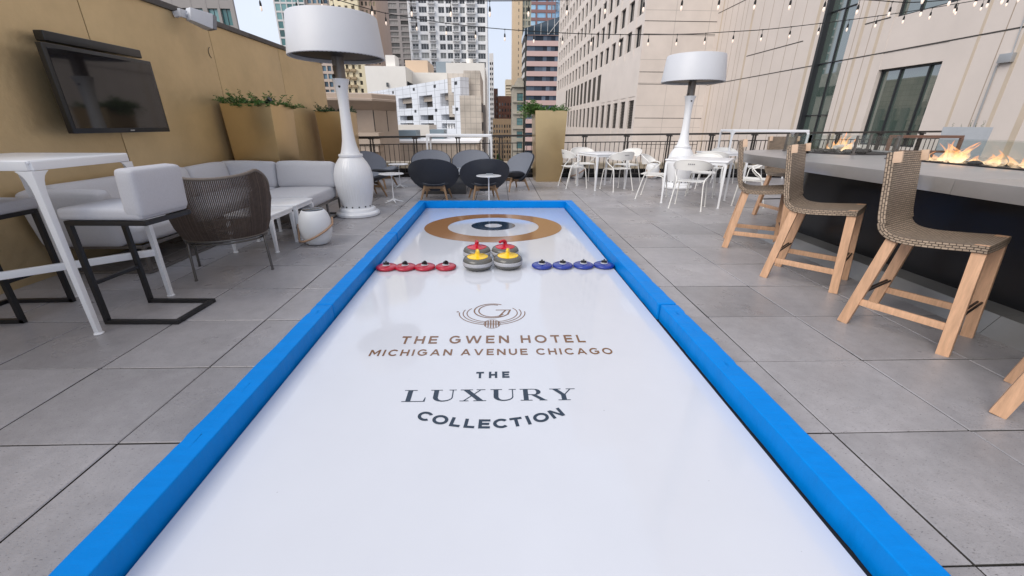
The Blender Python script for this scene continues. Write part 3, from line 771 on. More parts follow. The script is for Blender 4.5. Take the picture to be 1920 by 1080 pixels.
# ================================================================ patio heaters shaped like floor lamps
def heater(label, x, y):
    o = thing('patio_heater', label, 'patio heater', (x, y, 0), 0, 'white lamp shaped patio heaters')
    MB().lathe([(.30, 0), (.318, .008), (.322, .04), (.31, .058), (.285, .062), (.272, .07), (.265, .105), (.245, .122), (.2, .125)], 56).obj('base', MT['white_paint'], o, smooth=40)
    nfl = 44
    fl = lambda t, r, z: r * (1 - .012 * abs(sin(nfl * t / 2)) ** .6) if .15 < z < .86 else r
    prof = [(.205, .118), (.212, .14), (.216, .155), (.24, .25), (.262, .36), (.276, .46), (.28, .54), (.275, .62), (.255, .70), (.222, .77), (.18, .83), (.160, .856), (.160, .862)]
    MB().lathe(prof, nfl * 5, fn=fl).obj('fluted_body', MT['white_paint'], o, smooth=70)
    for k in range(14):
        a = 2 * pi * k / 14 + .2
        MB().tube([(.205 * cos(a), .205 * sin(a), .146), (.219 * cos(a), .219 * sin(a), .146)], .011, 10).obj('vent_hole', MT['black'], o)
    MB().lathe([(.15, .858), (.168, .862), (.172, .878), (.168, .895), (.148, .9)], 48).obj('shoulder_ring', MT['white_paint'], o, smooth=50)
    fl2 = lambda t, r, z: r * (1 - .012 * abs(sin(nfl * t / 2)) ** .6) if z < 1.1 else r
    MB().lathe([(.140, .898), (.128, .93), (.108, 1.0), (.092, 1.08), (.08, 1.2), (.073, 1.35), (.07, 1.5), (.073, 1.62), (.08, 1.72), (.092, 1.80), (.106, 1.85), (.114, 1.872), (.112, 1.884), (.095, 1.886)], nfl * 4, fn=fl2).obj('neck', MT['white_paint'], o, smooth=70)
    bd = MB().lathe([(.001, 0), (.017, 0), (.017, .008), (.001, .009)], 20).obj('badge', MT['black'], o); bd.rotation_euler = (pi / 2, 0, 0); bd.location = (0, -.083, 1.785)
    m = MB().lathe([(.076, 1.88), (.076, 2.14), (.075, 2.2)], 28)
    m.tube([(-.085, -.02, 1.90), (-.07, -.05, 1.93)], .018, 8); m.box((-.03, -.08, 2.10), (.05, .012, .12))
    m.obj('burner_post', MT['steel_dark'], o)
    MB().lathe([(.08, 2.150), (.35, 2.165), (.46, 2.17), (.575, 2.175), (.58, 2.2), (.4, 2.28), (.1, 2.3)], 56).obj('reflector', MT['black'], o)
    sh = MB().lathe([(.612, 2.135), (.622, 2.14), (.566, 2.61), (.556, 2.622), (.3, 2.66), (.05, 2.675), (.02, 2.655), (.3, 2.64), (.545, 2.6), (.60, 2.16), (.594, 2.142)], 72, loop=True)
    sh.obj('shade', MT['white_shade'], o, smooth=40)
    rn = MB()
    for k in range(72):
        a = 2 * pi * k / 72; rn.box((.603 * cos(a), .603 * sin(a), 2.138), (.012, .03, .010), a)
    rn.obj('perforated_rim', MT['white_shade'], o, smooth=0)
    return o
heater('white lamp shaped patio heater beside the curling sheet, nearer of the two', -2.13, 6.42)
heater('white lamp shaped patio heater among the white dining chairs', 4.09, 9.28)

# ================================================================ bar tables
def leg_loft(m, xo, yo, sx, sy, ht, w0, w1, big=1.0):
    """square tapering leg whose inner faces sweep into the rails at the top"""
    ring = []
    for z, e, w_ in ((.008, 0, w0), (ht * .6, 0, w0 + (w1 - w0) * .6), (ht - .17 * big, 0, w1), (ht - .12 * big, .004, w1), (ht - .085 * big, .012, w1), (ht - .06 * big, .024, w1), (ht - .042 * big, .042, w1), (ht - .03 * big, .06, w1)):
        a = w_ + e * big; d = (w1 - w_) * .5
        X0, Y0 = xo - sx * d, yo - sy * d
        ring.append([(X0, Y0, z), (X0 - sx * a, Y0, z), (X0 - sx * w_, Y0 - sy * w_, z) if e == 0 else (X0 - sx * (w_ * .98), Y0 - sy * (w_ * .98), z), (X0, Y0 - sy * a, z)])
    vs = [p for r in ring for p in r]; n = 4
    m.add(vs, [(0, 1, 2, 3), tuple(range(len(vs) - 4, len(vs)))] + [(r * n + k, r * n + (k + 1) % n, r * n + n + (k + 1) % n, r * n + n + k) for r in range(len(ring) - 1) for k in range(n)])
def bar_table(label, x, y, lx, ly, h, diag=False, rz=0.):
    o = thing('bar_table', label, 'bar table', (x, y, 0), rz, 'white bar height tables')
    m = MB(); hw, hd = lx / 2, ly / 2
    m.rbox((0, 0, h - .012), (lx - .02, ly - .02, .022), .008, n=1); m.obj('table_top', MT['white_paint'], o)
    m = MB()
    for s in (-1, 1):
        m.bar((-hw + .02, s * (hd - .02), h - .032), (hw - .02, s * (hd - .02), h - .032), .036, .052, (0, 1, 0))
        m.bar((s * (hw - .02), -hd + .02, h - .033), (s * (hw - .02), hd - .02, h - .033), .034, .05, (1, 0, 0))
    m.obj('top_frame', MT['white_paint'], o, bevel=.008)
    for sx in (-1, 1):
        for sy in (-1, 1):
            x0, y0 = sx * (hw - .022), sy * (hd - .022); m = MB()
            leg_loft(m, sx * (hw - .002), sy * (hd - .002), sx, sy, h - .03, .030, .040)
            m.lathe([(.028, 0), (.029, .006), (.02, .012)], 14, (x0, y0, 0))
            m.obj('leg', MT['white_paint'], o, bevel=.006)
    if diag:
        MB().bar((hw - .03, hd - .03, .37), (-hw + .03, -hd + .03, .37), .03, .052).obj('stretcher', MT['white_paint'], o, bevel=.008)
    return o
bar_table('white bar table between the two grey bar stools', -3.03, 2.86, .79, .70, 1.11, True)
bar_table('long white bar table at the railing behind the grey chairs', -.85, 10.62, 1.56, .6, 1.09)
bar_table('long white bar table at the railing behind the bar end', 6.75, 10.75, 1.95, .6, 1.225)

# ================================================================ grey bar stools on black cantilever frames
def canti(label, x, y, rz):
    o = thing('cantilever_bar_stool', label, 'bar stool', (x, y, 0), rz, 'grey cantilever bar stools')
    t = .03; f = MB(); a, b = .185, .245
    for s in (-1, 1):
        f.bar((s * a, b, 0.0), (s * a, b, .70), t, t, (1, 0, 0))
        f.bar((s * a, b + t / 2, t / 2), (s * a, -b - .005, t / 2), t, t)
        f.bar((s * a, b + t / 2, .70 + t / 2), (s * a, -b - .01, .70 + t / 2), t, t)
    f.bar((-a + t / 2, -b + .01, t / 2), (a - t / 2, -b + .01, t / 2), t, t); f.bar((-a + t / 2, b, .30), (a - t / 2, b, .30), .024, .024)
    f.bar((-a + t / 2, -b + .005, .70 + t / 2), (a - t / 2, -b + .005, .70 + t / 2), t, t); f.bar((-a + t / 2, b, .70 + t / 2), (a - t / 2, b, .70 + t / 2), t - .002, t - .002)
    f.obj('frame', MT['black'], o, bevel=.003)
    MB().rbox((0, .02, .772), (.41, .53, .078), .026, n=4, bulge=(0, 0, .008)).obj('seat', MT['stool_fabric'], o, smooth=60)
    tl = Matrix.Rotation(radians(4), 3, 'X')
    MB().rbox((0, -.205, .90), (.415, .12, .30), .03, n=5, bulge=(0, .006, .0), m=tl).obj('backrest', MT['stool_fabric'], o, smooth=60)
    return o
c0 = canti('grey bar stool right of the white bar table, back to the lounge', -2.47, 2.86, face(-1, .03))
dup(c0, (-3.575, 2.895, 0), face(1, .02), 'grey bar stool left of the white bar table, cut by the picture edge')

# ================================================================ corner sofa
so_ = thing('corner_sofa', 'pale grey corner sofa along the bronze wall, on a thin taupe frame', 'sofa', (-3.3, 5.2, 0))
fr = MB(); tt = .026
def loop(pts, z): 
    for a, b in zip(pts, pts[1:] + pts[:1]): fr.bar((*a, z), (*b, z), tt, tt)
L1 = [(-3.99, 3.74), (-3.22, 3.74), (-3.22, 5.5), (-2.42, 5.5), (-2.42, 6.48), (-3.99, 6.48)]
loop(L1, .255); loop(L1, .014)
for p in L1 + [(-3.22, 4.6), (-3.99, 5.0), (-3.2, 6.48), (-2.42, 6.0)]: fr.bar((*p, .014), (*p, .255), tt * .98, tt * .98)
for y in [3.95 + .2 * k for k in range(8)]: fr.bar((-3.98, y, .262), (-3.23, y, .262), .05, .008)
for x in [-3.15 + .15 * k for k in range(5)]: fr.bar((x, 5.51, .262), (x, 6.47, .262), .05, .008)
rel(fr, so_).obj('frame', MT['sofa_frame'], so_, bevel=.003)
def cush(name, c, size, r=.05, b=(.0, .0, .018), m=None, rz=0.):
    mm = Matrix.Rotation(rz, 3, 'Z')
    if m: mm = mm @ m
    rnd = random.Random(int(c[0] * 977 + c[1] * 71)); ph = [rnd.uniform(0, 6) for _ in range(4)]
    def warp(o):
        o.z += .004 * sin(7 * o.x + ph[0]) * sin(6 * o.y + ph[1]); o.y += .004 * sin(8 * o.x + ph[2]) * sin(9 * o.z + ph[3]); return o
    rel(MB().rbox(c, size, r, n=7, bulge=b, m=mm, warp=warp), so_).obj(name, MT['grey_fabric'], so_, smooth=70)
cush('seat_cushion', (-3.57, 4.20, .355), (.70, .92, .165)); cush('seat_cushion', (-3.57, 5.08, .355), (.70, .83, .165))
cush('seat_cushion', (-3.60, 5.98, .355), (.74, .96, .165)); cush('seat_cushion', (-2.815, 5.92, .355), (.82, .99, .165))
tb = Matrix.Rotation(radians(-10), 3, 'Y'); ta = Matrix.Rotation(radians(-9), 3, 'X')
cush('back_cushion', (-3.915, 4.22, .605), (.17, .88, .38), .06, (.025, .0, .006), tb); cush('back_cushion', (-3.915, 5.08, .605), (.17, .83, .38), .06, (.025, 0, .006), tb)
cush('back_cushion', (-3.915, 5.89, .605), (.17, .78, .38), .06, (.025, 0, .006), tb)
cush('back_cushion', (-3.62, 6.375, .605), (.80, .17, .38), .06, (0, .025, .006), ta); cush('back_cushion', (-2.79, 6.375, .605), (.84, .17, .38), .06, (0, .025, .006), ta)
cush('arm_cushion', (-3.66, 3.68, .53), (.70, .15, .50), .055, (0, .03, .004), Matrix.Rotation(radians(7), 3, 'X'))

# ================================================================ rope lounge chair
ch = thing('rope_lounge_chair', 'brown rope lounge chair with bronze metal legs facing the corner sofa', 'lounge chair', (-2.535, 3.88, 0), face(-.50, .87))
def rim(u):       # u -1..1 round the back, from one arm to the other
    a = u * radians(112); r = .43 - .02 * abs(u)
    z = .885 + .045 * min(1, abs(u) / .45) ** 2 - .33 * max(0, (abs(u) - .45) / .55) ** 1.4
    return V((r * 1.0 * sin(a), -.36 * cos(a) - .06 * max(0, cos(a)), z))
def low(u):
    a = u * radians(122); return V((.33 * sin(a), -.29 * cos(a) + .02, .335 + .045 * max(0, -cos(a))))
m = MB(); n = 124
for k in range(n + 1):
    u = -1 + 2 * k / n; a, b = rim(u), low(u); mid = a.lerp(b, .55) + V((a.x, a.y, 0)).normalized() * .026
    m.tube([a, a.lerp(mid, .5) + V((a.x, a.y, 0)).normalized() * .014, mid, mid.lerp(b, .5) + V((a.x, a.y, 0)).normalized() * .012, b], .0056, 5)
m.obj('rope_back', MT['rope'], ch, smooth=60)
m = MB(); m.tube([rim(-1 + 2 * i / 50) for i in range(51)], .014, 8)
m.obj('wrapped_rim', MT['rope_rim'], ch, smooth=60)
m = MB(); m.tube([low(-1 + 2 * i / 40) for i in range(41)], .013, 8); m.tube([V((p.x * .985, p.y * .985, p.z - .028)) for p in [low(-1 + 2 * i / 40) for i in range(41)]], .009, 8)
f0 = [low(-1), V((-.29, .30, .39)), V((-.24, .36, .40)), V((.24, .36, .40)), V((.29, .30, .39)), low(1)]
m.tube(bez(f0, 6), .012, 8); m.obj('seat_frame', MT['rope_frame'], ch, smooth=60)
m = MB()
for k in range(46):
    x = -.30 + .60 * k / 45; yb = .02 - .29 * sqrt(max(.02, 1 - (x / .335) ** 2)); yf = .355 - .09 * max(0, (abs(x) - .2) / .1) ** 2 * .3
    m.tube([(x, yb, .345), (x, yb * .5 + yf * .3, .335), (x, yf * .7, .36), (x, yf, .40)], .0048, 5)
m.obj('rope_seat', MT['rope'], ch, smooth=60)
for sx, sy in ((-1, -1), (1, -1), (-1, 1), (1, 1)):
    m = MB(); m.tube(bez([(sx * .27, sy * .02, .325), (sx * .285, sy * .17, .318), (sx * .292, sy * .205, .28), (sx * .30, sy * .235, 0)], 6), .011, 8); m.lathe([(.014, 0), (.014, .008), (.008, .01)], 10, (sx * .30, sy * .235, 0))
    m.obj('leg', MT['rope_frame'], ch, smooth=60)

# ================================================================ low white tables, lanterns
def low_table(label, x, y, s, h, rz=0.):
    o = thing('coffee_table', label, 'coffee table', (x, y, 0), rz, 'low white tables before the sofa')
    MB().rbox((0, 0, h - .014), (s, s, .026), .010, n=1).obj('table_top', MT['white_paint'], o)
    m = MB(); q = s / 2 - .025
    for k in (-1, 1):
        m.bar((-q, k * q, h - .044), (q, k * q, h - .044), .028, .04, (0, 1, 0)); m.bar((k * q, -q, h - .045), (k * q, q, h - .045), .026, .038, (1, 0, 0))
    m.obj('top_frame', MT['white_paint'], o, bevel=.005)
    for a in (-1, 1):
        for b in (-1, 1):
            m = MB().bar((a * q, b * q, .008), (a * q, b * q, h - .06), .026, .026, (1, 0, 0), .04, .04); m.lathe([(.026, 0), (.026, .005), (.016, .010)], 12, (a * q, b * q, 0)); m.obj('leg', MT['white_paint'], o, bevel=.004)
    return o
low_table('low square white table nearer the rope chair', -2.61, 4.63, .50, .415, -.02)
low_table('low square white table behind, nearer the sofa', -2.58, 5.13, .50, .43, .01)

def lantern(label, x, y, rz):
    o = thing('lantern', label, 'lantern', (x, y, 0), rz, 'white barrel lanterns with leather straps')
    MB().lathe([(.09, 0), (.115, .006), (.134, .025), (.158, .08), (.174, .15), (.178, .21), (.172, .28), (.153, .345), (.128, .385), (.117, .396), (.108, .398)], 44).obj('barrel', MT['lantern_white'], o, smooth=50)
    MB().lathe([(.113, .396), (.113, .404), (.105, .408), (.02, .409)], 40).obj('lid', MT['dark_glass'], o)
    pts = [(-.184, .03, .235)] + [(.192 * sin(a), -.192 * cos(a), .15 + .095 * sin(a - .35)) for a in [radians(d) for d in range(-80, 81, 8)]] + [(.186, .03, .29)]
    MB().tube(bez(pts, 2), .0115, 10).obj('leather_handle', MT['leather'], o, smooth=80)
    return o
l0 = lantern('white lantern with tan strap on the floor beside the low white tables', -2.09, 4.76, .25)
dup(l0, (2.14, 11.02, 0), -.3, 'white lantern by the railing, behind the left white dining table')
dup(l0, (4.13, 11.0, 0), .5, 'white lantern by the railing, left of the far heater')

# ================================================================ charcoal shell lounge chairs
def shell_chair(label, x, y, rz):
    o = thing('shell_lounge_chair', label, 'lounge chair', (x, y, 0), rz, 'charcoal shell lounge chairs')
    def dish(cy, cz, tilt, a_, b_, curl, dip, t, name, mat, off=0., shrink=1., power=2.0):
        # elliptical dish: u across, v along the tilted axis; the rim curls towards the sitter
        P = []; I, J = 15, 25
        ax_ = V((0, cos(tilt), sin(tilt))); nn = V((0, -sin(tilt), cos(tilt)))
        if nn.y < 0 and tilt > 1: nn = -nn
        for i in range(I):
            th = -pi / 2 + pi * i / (I - 1); v = sin(th); hw = max(.02, cos(th)) ** .92; r = []
            for j in range(J):
                u = sin(pi / 2 * (-1 + 2 * j / (J - 1))); x = u * hw * a_ * shrink; q = (u * hw) ** 2
                r.append(V((x, cy, cz)) + ax_ * (v * b_ * shrink) + nn * (curl * q - dip * (1 - q) * (1 - v * v) + off))
            P.append(r)
        return MB().shell(P, t).obj(name, mat, o, smooth=60)
    tb_ = radians(118)
    dish(-.235, .465, tb_, .450, .335, .11, .035, .014, 'back_shell', MT['shell'])
    dish(-.235, .465, tb_, .450, .335, .11, .035, .010, 'back_pad', MT['seat_pad'], .022, .955)
    dish(.09, .325, radians(9), .36, .34, .075, .05, .014, 'seat_shell', MT['shell'])
    dish(.09, .325, radians(9), .36, .34, .075, .05, .010, 'seat_pad', MT['seat_pad'], .022, .955)
    for sx, sy in ((-1, -1), (1, -1), (-1, 1), (1, 1)):
        MB().tube([(sx * .17, sy * .15, .275), (sx * .205, sy * .20, .15), (sx * .245, sy * .255, 0)], [.024, .021, .013], 10).obj('leg', MT['oak'], o)
    m = MB()
    for sx in (-1, 1): m.bar((sx * .19, -.175, .20), (-sx * .19, .175, .20), .03, .045)
    m.bar((-.18, -.16, .245), (.18, -.16, .245), .03, .04); m.bar((-.18, .16, .245), (.18, .16, .245), .03, .04)
    m.obj('cross_brace', MT['oak'], o, bevel=.004)
    return o
s0 = shell_chair('charcoal shell chair with its back to the rink, left of the pair', -1.10, 7.78, face(.05, 1))
dup(s0, (-.22, 7.80, 0), face(-.2, 1), 'charcoal shell chair with its back to the rink, behind a small white table')
dup(s0, (.38, 9.02, 0), face(-.86, -.5), 'charcoal shell chair turned sideways, left of the lone gold planter')
dup(s0, (-1.45, 9.72, 0), face(.12, -1), 'charcoal shell chair facing the camera across the fire table, left one')
dup(s0, (-.58, 9.75, 0), face(-.15, -1), 'charcoal shell chair facing the camera across the fire table, right one')
dup(s0, (-2.45, 8.14, 0), face(.75, .6), 'charcoal shell chair directly behind the nearer white heater')
dup(s0, (-2.52, 9.38, 0), face(.93, -.3), 'charcoal shell chair farther back on the left, by the wall planter')

ft = thing('fire_table', 'square dark fire table with pale rim amid the charcoal chairs', 'fire table', (-1.02, 8.83, 0))
MB().rbox((0, 0, .19), (.86, .86, .38), .01, n=1).obj('plinth', MT['stone_grey'], ft)
m = MB().prism([(-.47, -.47), (.47, -.47), (.47, .47), (-.47, .47)], .383, .43); m.obj('stone_rim', MT['grey_pot'], ft, bevel=.006)
MB().box((0, 0, .433), (.5, .5, .012)).obj('burner_tray', MT['lava'], ft, smooth=0)

def side_table(label, x, y):
    o = thing('side_table', label, 'side table', (x, y, 0), random.uniform(0, 1), 'small round white side tables')
    MB().lathe([(.06, .478), (.17, .484), (.212, .491), (.216, .496), (.21, .501), (.02, .502)], 40).obj('table_top', MT['white_paint'], o)
    MB().lathe([(.022, .03), (.012, .06), (.011, .44), (.03, .48)], 14).obj('stem', MT['white_paint'], o)
    m = MB()
    for k in range(5):
        a = 2 * pi * k / 5; m.tube([(.012 * cos(a), .012 * sin(a), .055), (.07 * cos(a), .07 * sin(a), .03), (.165 * cos(a), .165 * sin(a), .008)], [.013, .010, .008], 8)
    m.obj('star_base', MT['white_paint'], o); return o
side_table('small round white table beside the nearer white heater', -1.83, 7.5)
side_table('small round white table near the railing, left of the grey chairs', -2.11, 9.36)
side_table('small round white table in front of the right charcoal chair', -.115, 7.22)
bx = tag(MB().rbox((0, 0, .012), (.12, .09, .022), .004, n=1).obj('coaster_box', MT['grey_pot'], loc=(-.10, 7.27, .502)), 'small grey box lying on the round table by the rink', 'box')

# ================================================================ white dining set
def dining_table(label, x, y, s, h, rz, s2=None):
    o = thing('dining_table', label, 'dining table', (x, y, 0), rz, 'white dining tables'); s2 = s2 or s
    MB().rbox((0, 0, h - .012), (s, s2, .022), .009, n=1).obj('table_top', MT['white_paint'], o)
    m = MB(); q = s / 2 - .03; q2 = s2 / 2 - .03
    for k in (-1, 1):
        m.bar((-q, k * q2, h - .045), (q, k * q2, h - .045), .03, .045, (0, 1, 0)); m.bar((k * q, -q2, h - .046), (k * q, q2, h - .046), .028, .043, (1, 0, 0))
    m.obj('top_frame', MT['white_paint'], o, bevel=.006)
    for a in (-1, 1):
        for b in (-1, 1):
            m = MB().bar((a * q, b * q2, .008), (a * q, b * q2, h - .06), .028, .028, (1, 0, 0), .042, .042); m.lathe([(.026, 0), (.026, .006), (.016, .011)], 12, (a * q, b * q2, 0)); m.obj('leg', MT['white_paint'], o, bevel=.005)
    return o
def dining_chair(label, x, y, rz):
    o = thing('dining_chair', label, 'dining chair', (x, y, 0), rz, 'white painted steel dining chairs')
    # seat pan
    P = []
    for i in range(9):
        v = i / 8; y_ = -.22 + .44 * v; wv = .225 - .045 * (1 - v) ** 2 - .02 * max(0, v - .8) * 5 * .5
        P.append([(u * wv, y_, .452 - .014 * sin(pi * v) * (1 - u * u) - (.012 if v > .95 else 0)) for u in [-1 + 2 * j / 10 for j in range(11)]])
    MB().shell(P, .006).obj('seat', MT['chair_white'], o, smooth=60)
    # curved back: lens shaped band bent round the sitter
    P = []; G_ = 24
    for i in range(8):
        v = i / 7; r = []
        for j in range(G_ + 1):
            u = -1 + 2 * j / G_; a = u * radians(88)
            top = .80 - .125 * abs(u) ** 2.4; bot = .632 + .03 * abs(u) ** 3
            z = bot + (top - bot) * v; rad = .275 + .028 * v
            r.append((rad * sin(a), -.05 - .185 * cos(a) * (1 + .16 * v), z))
        P.append(r)
    MB().shell(P, .005).obj('backrest', MT['chair_white'], o, smooth=60)
    m = MB(); m.tube([V(q) for q in P[-1]], .009, 8); m.obj('back_rim', MT['chair_white'], o, smooth=60)
    m = MB()
    for k in range(4): m.box((-.042 + .028 * k, -.05 - .185 * 1.10 - .008, .735), (.018, .006, .014))
    m.obj('handle_slots', MT['grille'], o, smooth=0)
    for s in (-1, 1):
        e = V(P[3][G_ if s > 0 else 0])
        m = MB().tube(bez([tuple(e), (s * .295, .04, .63), (s * .265, -.02, .55), (s * .215, -.13, .45), (s * .235, -.20, .2), (s * .255, -.245, .008)], 6), .0105, 8); m.lathe([(.018, 0), (.018, .006), (.010, .01)], 10, (s * .255, -.245, 0)); m.obj('leg', MT['chair_white'], o, smooth=60)
        m = MB().tube(bez([(s * .20, -.12, .435), (s * .205, .10, .438), (s * .215, .18, .425), (s * .222, .205, .37), (s * .245, .245, .008)], 6), .0105, 8); m.lathe([(.018, 0), (.018, .006), (.010, .01)], 10, (s * .245, .245, 0)); m.obj('leg', MT['chair_white'], o, smooth=60)
    return o
dining_table('white square dining table beside the lone gold planter', 2.36, 9.34, .82, .75, radians(20))
dining_table('white square dining table in front of the far heater', 3.66, 7.5, 1.0, .765, radians(-34))
dining_table('white dining table far back between the heater and the railing', 5.25, 9.75, .82, .75, radians(10))
d0 = dining_chair('white chair at the planter side of the left dining table', 1.74, 9.42, face(.98, .2))
dup(d0, (2.62, 8.98, 0), face(-.37, .93), 'white chair with its back to the rink at the left dining table')
dup(d0, (3.12, 9.98, 0), face(-.85, -.5), 'white chair on the right of the left dining table, toward the heater')
dup(d0, (2.12, 10.22, 0), face(.15, -1), 'white chair behind the left dining table, facing the camera')
dup(d0, (3.29, 6.93, 0), face(.56, .83), 'white chair in front of the right dining table, seen from behind')
dup(d0, (3.02, 7.93, 0), face(.86, -.5), 'white chair on the left side of the right dining table, beside the heater')
dup(d0, (4.12, 8.22, 0), face(-.5, -.86), 'white chair on the far side of the right dining table, facing the camera')
dup(d0, (4.50, 7.18, 0), face(-.85, .52), 'white chair on the bar side of the right dining table')
dup(d0, (4.78, 9.2, 0), face(.5, .86), 'white chair with its back to the camera at the far dining table')
dup(d0, (5.62, 10.32, 0), face(-.3, -.95), 'white chair behind the far dining table, facing the camera')
dup(d0, (5.95, 9.45, 0), face(-.95, .3), 'white chair at the right end of the far dining table')

# ================================================================ bar
bar = thing('fire_bar', 'long curved zinc topped bar with a black front and steel kick plate', 'bar', (4.2, 2.5, 0))
poly = [(2.985, 2.615), (2.99, 4.55)] + arc(3.97, 4.75, .98, pi, pi / 2, 14, 1.2)[1:] + [(5.3, 5.98), (5.45, 5.8), (5.45, 2.615)]
rel(MB().prism(poly, .90, 1.0), bar).obj('counter_slab', MT['counter'], bar, smooth=25, bevel=.007)
poly2 = [(2.978, -1.2), (2.978, 2.609), (5.45, 2.609), (5.45, -1.2)]
rel(MB().prism(poly2, .90, 1.0), bar).obj('counter_slab', MT['counter'], bar, smooth=25, bevel=.007)
body = [(3.61, -1.2), (3.61, 4.72)] + arc(3.91, 4.72, .3, pi, pi / 2, 6)[1:] + [(5.0, 5.02), (5.0, -1.2)]
rel(MB().prism(body, .012, .899), bar).obj('black_front', MT['bar_black'], bar, smooth=30)
m = MB(); pl = [(3.30, 0), (3.40, .13), (3.608, .135), (3.608, 0)]
def run(y0, y1): m.add([(x, y, z) for y in (y0, y1) for x, z in pl], [(0, 1, 2, 3), (7, 6, 5, 4), (0, 4, 5, 1), (1, 5, 6, 2), (2, 6, 7, 3), (3, 7, 4, 0)])
run(-1.2, 2.36); run(2.364, 5.0); rel(m, bar).obj('kick_plate', MT['steel'], bar, smooth=0)
m = MB().lathe([(.20, 0), (.20, .012), (.06, .03), (.045, .06), (.045, .88), (.12, .899)], 28, (4.05, 5.42, 0)); rel(m, bar).obj('pedestal', MT['steel_dark'], bar)
PX, PY, PR = 4.42, 5.38, .52
m = MB().lathe([(PR, 1.0005), (PR + .012, 1.006), (PR, 1.012), (PR - .03, 1.008)], 56, (PX, PY, 0), loop=True); rel(m, bar).obj('round_burner_rim', MT['black'], bar)
m = MB().lathe([(.02, 1.001), (PR - .035, 1.0015), (PR - .035, 1.004), (.02, 1.005)], 48, (PX, PY, 0)); rel(m, bar).obj('round_burner_tray', MT['lava'], bar)
m = MB(); m.bb(4.09, 4.11, .6, 4.15, 1.0006, 1.012); m.bb(4.47, 4.49, .6, 4.15, 1.0006, 1.012); m.bb(4.1105, 4.4695, 4.13, 4.15, 1.0006, 1.012); rel(m, bar).obj('trough_rim', MT['black'], bar, smooth=0)
m = MB().bb(4.111, 4.469, .6, 4.129, 1.0007, 1.004); rel(m, bar).obj('trough_tray', MT['lava'], bar, smooth=0)

def guard(label, posts, z0, z1, t=.01):
    o = thing('glass_guard', label, 'glass guard', (*posts[0], z0), 0, 'glass wind guards on the bar')
    for a, b in zip(posts, posts[1:]):
        d = V((b[0] - a[0], b[1] - a[1], 0)); u = d.normalized(); n = u.cross(Z)
        p, q = V((*a, 0)) + u * .02, V((*b, 0)) - u * .02; m = MB()
        m.bar((p.x, p.y, (z0 + z1) / 2 + .01), (q.x, q.y, (z0 + z1) / 2 + .01), z1 - z0 - .02, t, (0, 0, 1)); rel(m, o).obj('glass_pane', MT['glass'], o, smooth=0)
    for a in posts:
        m = MB().bb(a[0] - .018, a[0] + .018, a[1] - .018, a[1] + .018, z0, z0 + .012); m.bb(a[0] - .010, a[0] + .010, a[1] - .010, a[1] + .010, z0 + .012, z1 + .005 if t < .009 else z0 + .07); rel(m, o).obj('clamp', MT['steel_dark'], o, smooth=0)
    return o
oc = [(PX + .62 * cos(radians(a)), PY + .56 * sin(radians(a))) for a in (202, 247, 293, 338, 23, 68, 112, 157, 202)]
guard('ring of glass panes round the circular burner', oc, 1.0, 1.21, .008)
guard('long clear glass pane on the camera side of the fire trough', [(4.06, 4.28), (4.06, 3.0), (4.06, 1.7), (4.06, .5)], 1.0, 1.205)
guard('long clear glass pane on the far side of the fire trough', [(4.52, 4.28), (4.52, 3.0), (4.52, 1.7), (4.52, .5)], 1.0, 1.205)

def flame_tongue(mb, x, y, z, h, r, rnd):
    n = 9; ph = rnd.uniform(0, 6); lean = V((rnd.uniform(-.4, .4), rnd.uniform(-.7, .7), 0)) * h; cnt = 10; vs = []; fs = []; uv = []
    for i in range(n + 1):
        t = i / n; rr = r * (sin(pi * min(1, t * 1.5 + .12)) ** .8 if t < .5 else (1 - t) ** .9 * 1.6 * .62) + .001
        c = V((x, y, z)) + lean * t * t + V((sin(ph + t * 5), cos(ph * 2 + t * 4), 0)) * .02 * t + Z * h * t
        for k in range(cnt):
            a = 2 * pi * k / cnt; q = rr * (1 + .35 * sin(3 * a + ph + t * 4)); vs.append(c + V((cos(a) * q * .7, sin(a) * q * 1.25, 0)))
    for i in range(n):
        for k in range(cnt):
            fs.append((i * cnt + k, i * cnt + (k + 1) % cnt, (i + 1) * cnt + (k + 1) % cnt, (i + 1) * cnt + k)); uv.append([(0, i / n), (1, i / n), (1, (i + 1) / n), (0, (i + 1) / n)])
    mb.add(vs, fs, uv)
rf = random.Random(9)
m = MB()
for y0, n_, hh_, sp in ((4.0, 3, .10, .04), (3.9, 8, .20, .09), (3.74, 4, .13, .05), (3.6, 4, .09, .06), (3.47, 2, .12, .03), (3.3, 4, .09, .07), (3.12, 2, .06, .04), (2.98, 4, .10, .07), (2.6, 4, .1, .1), (2.2, 4, .1, .1)):
    for k in range(n_):
        flame_tongue(m, 4.27 + rf.uniform(-.07, .07), y0 + rf.uniform(-sp, sp), 1.005, hh_ * rf.uniform(.5, 1.1), rf.uniform(.018, .04), rf)
fl = tag(m.obj('flames', MT['flame'], smooth=60, recalc=False), 'row of orange flames burning along the fire trough', 'fire')
m = MB()
for dx, dy, h, r in ((-.14, 0, .10, .022), (-.05, .03, .13, .03), (.0, .05, .19, .035), (.05, .0, .23, .03), (.1, -.02, .17, .03), (.02, -.06, .12, .03), (.16, .1, .10, .025), (.12, .06, .2, .02)): flame_tongue(m, PX + dx, PY + dy, 1.01, h, r, rf)
tag(m.obj('flames', MT['flame'], smooth=60, recalc=False), 'single leaning orange flame over the circular burner', 'fire')
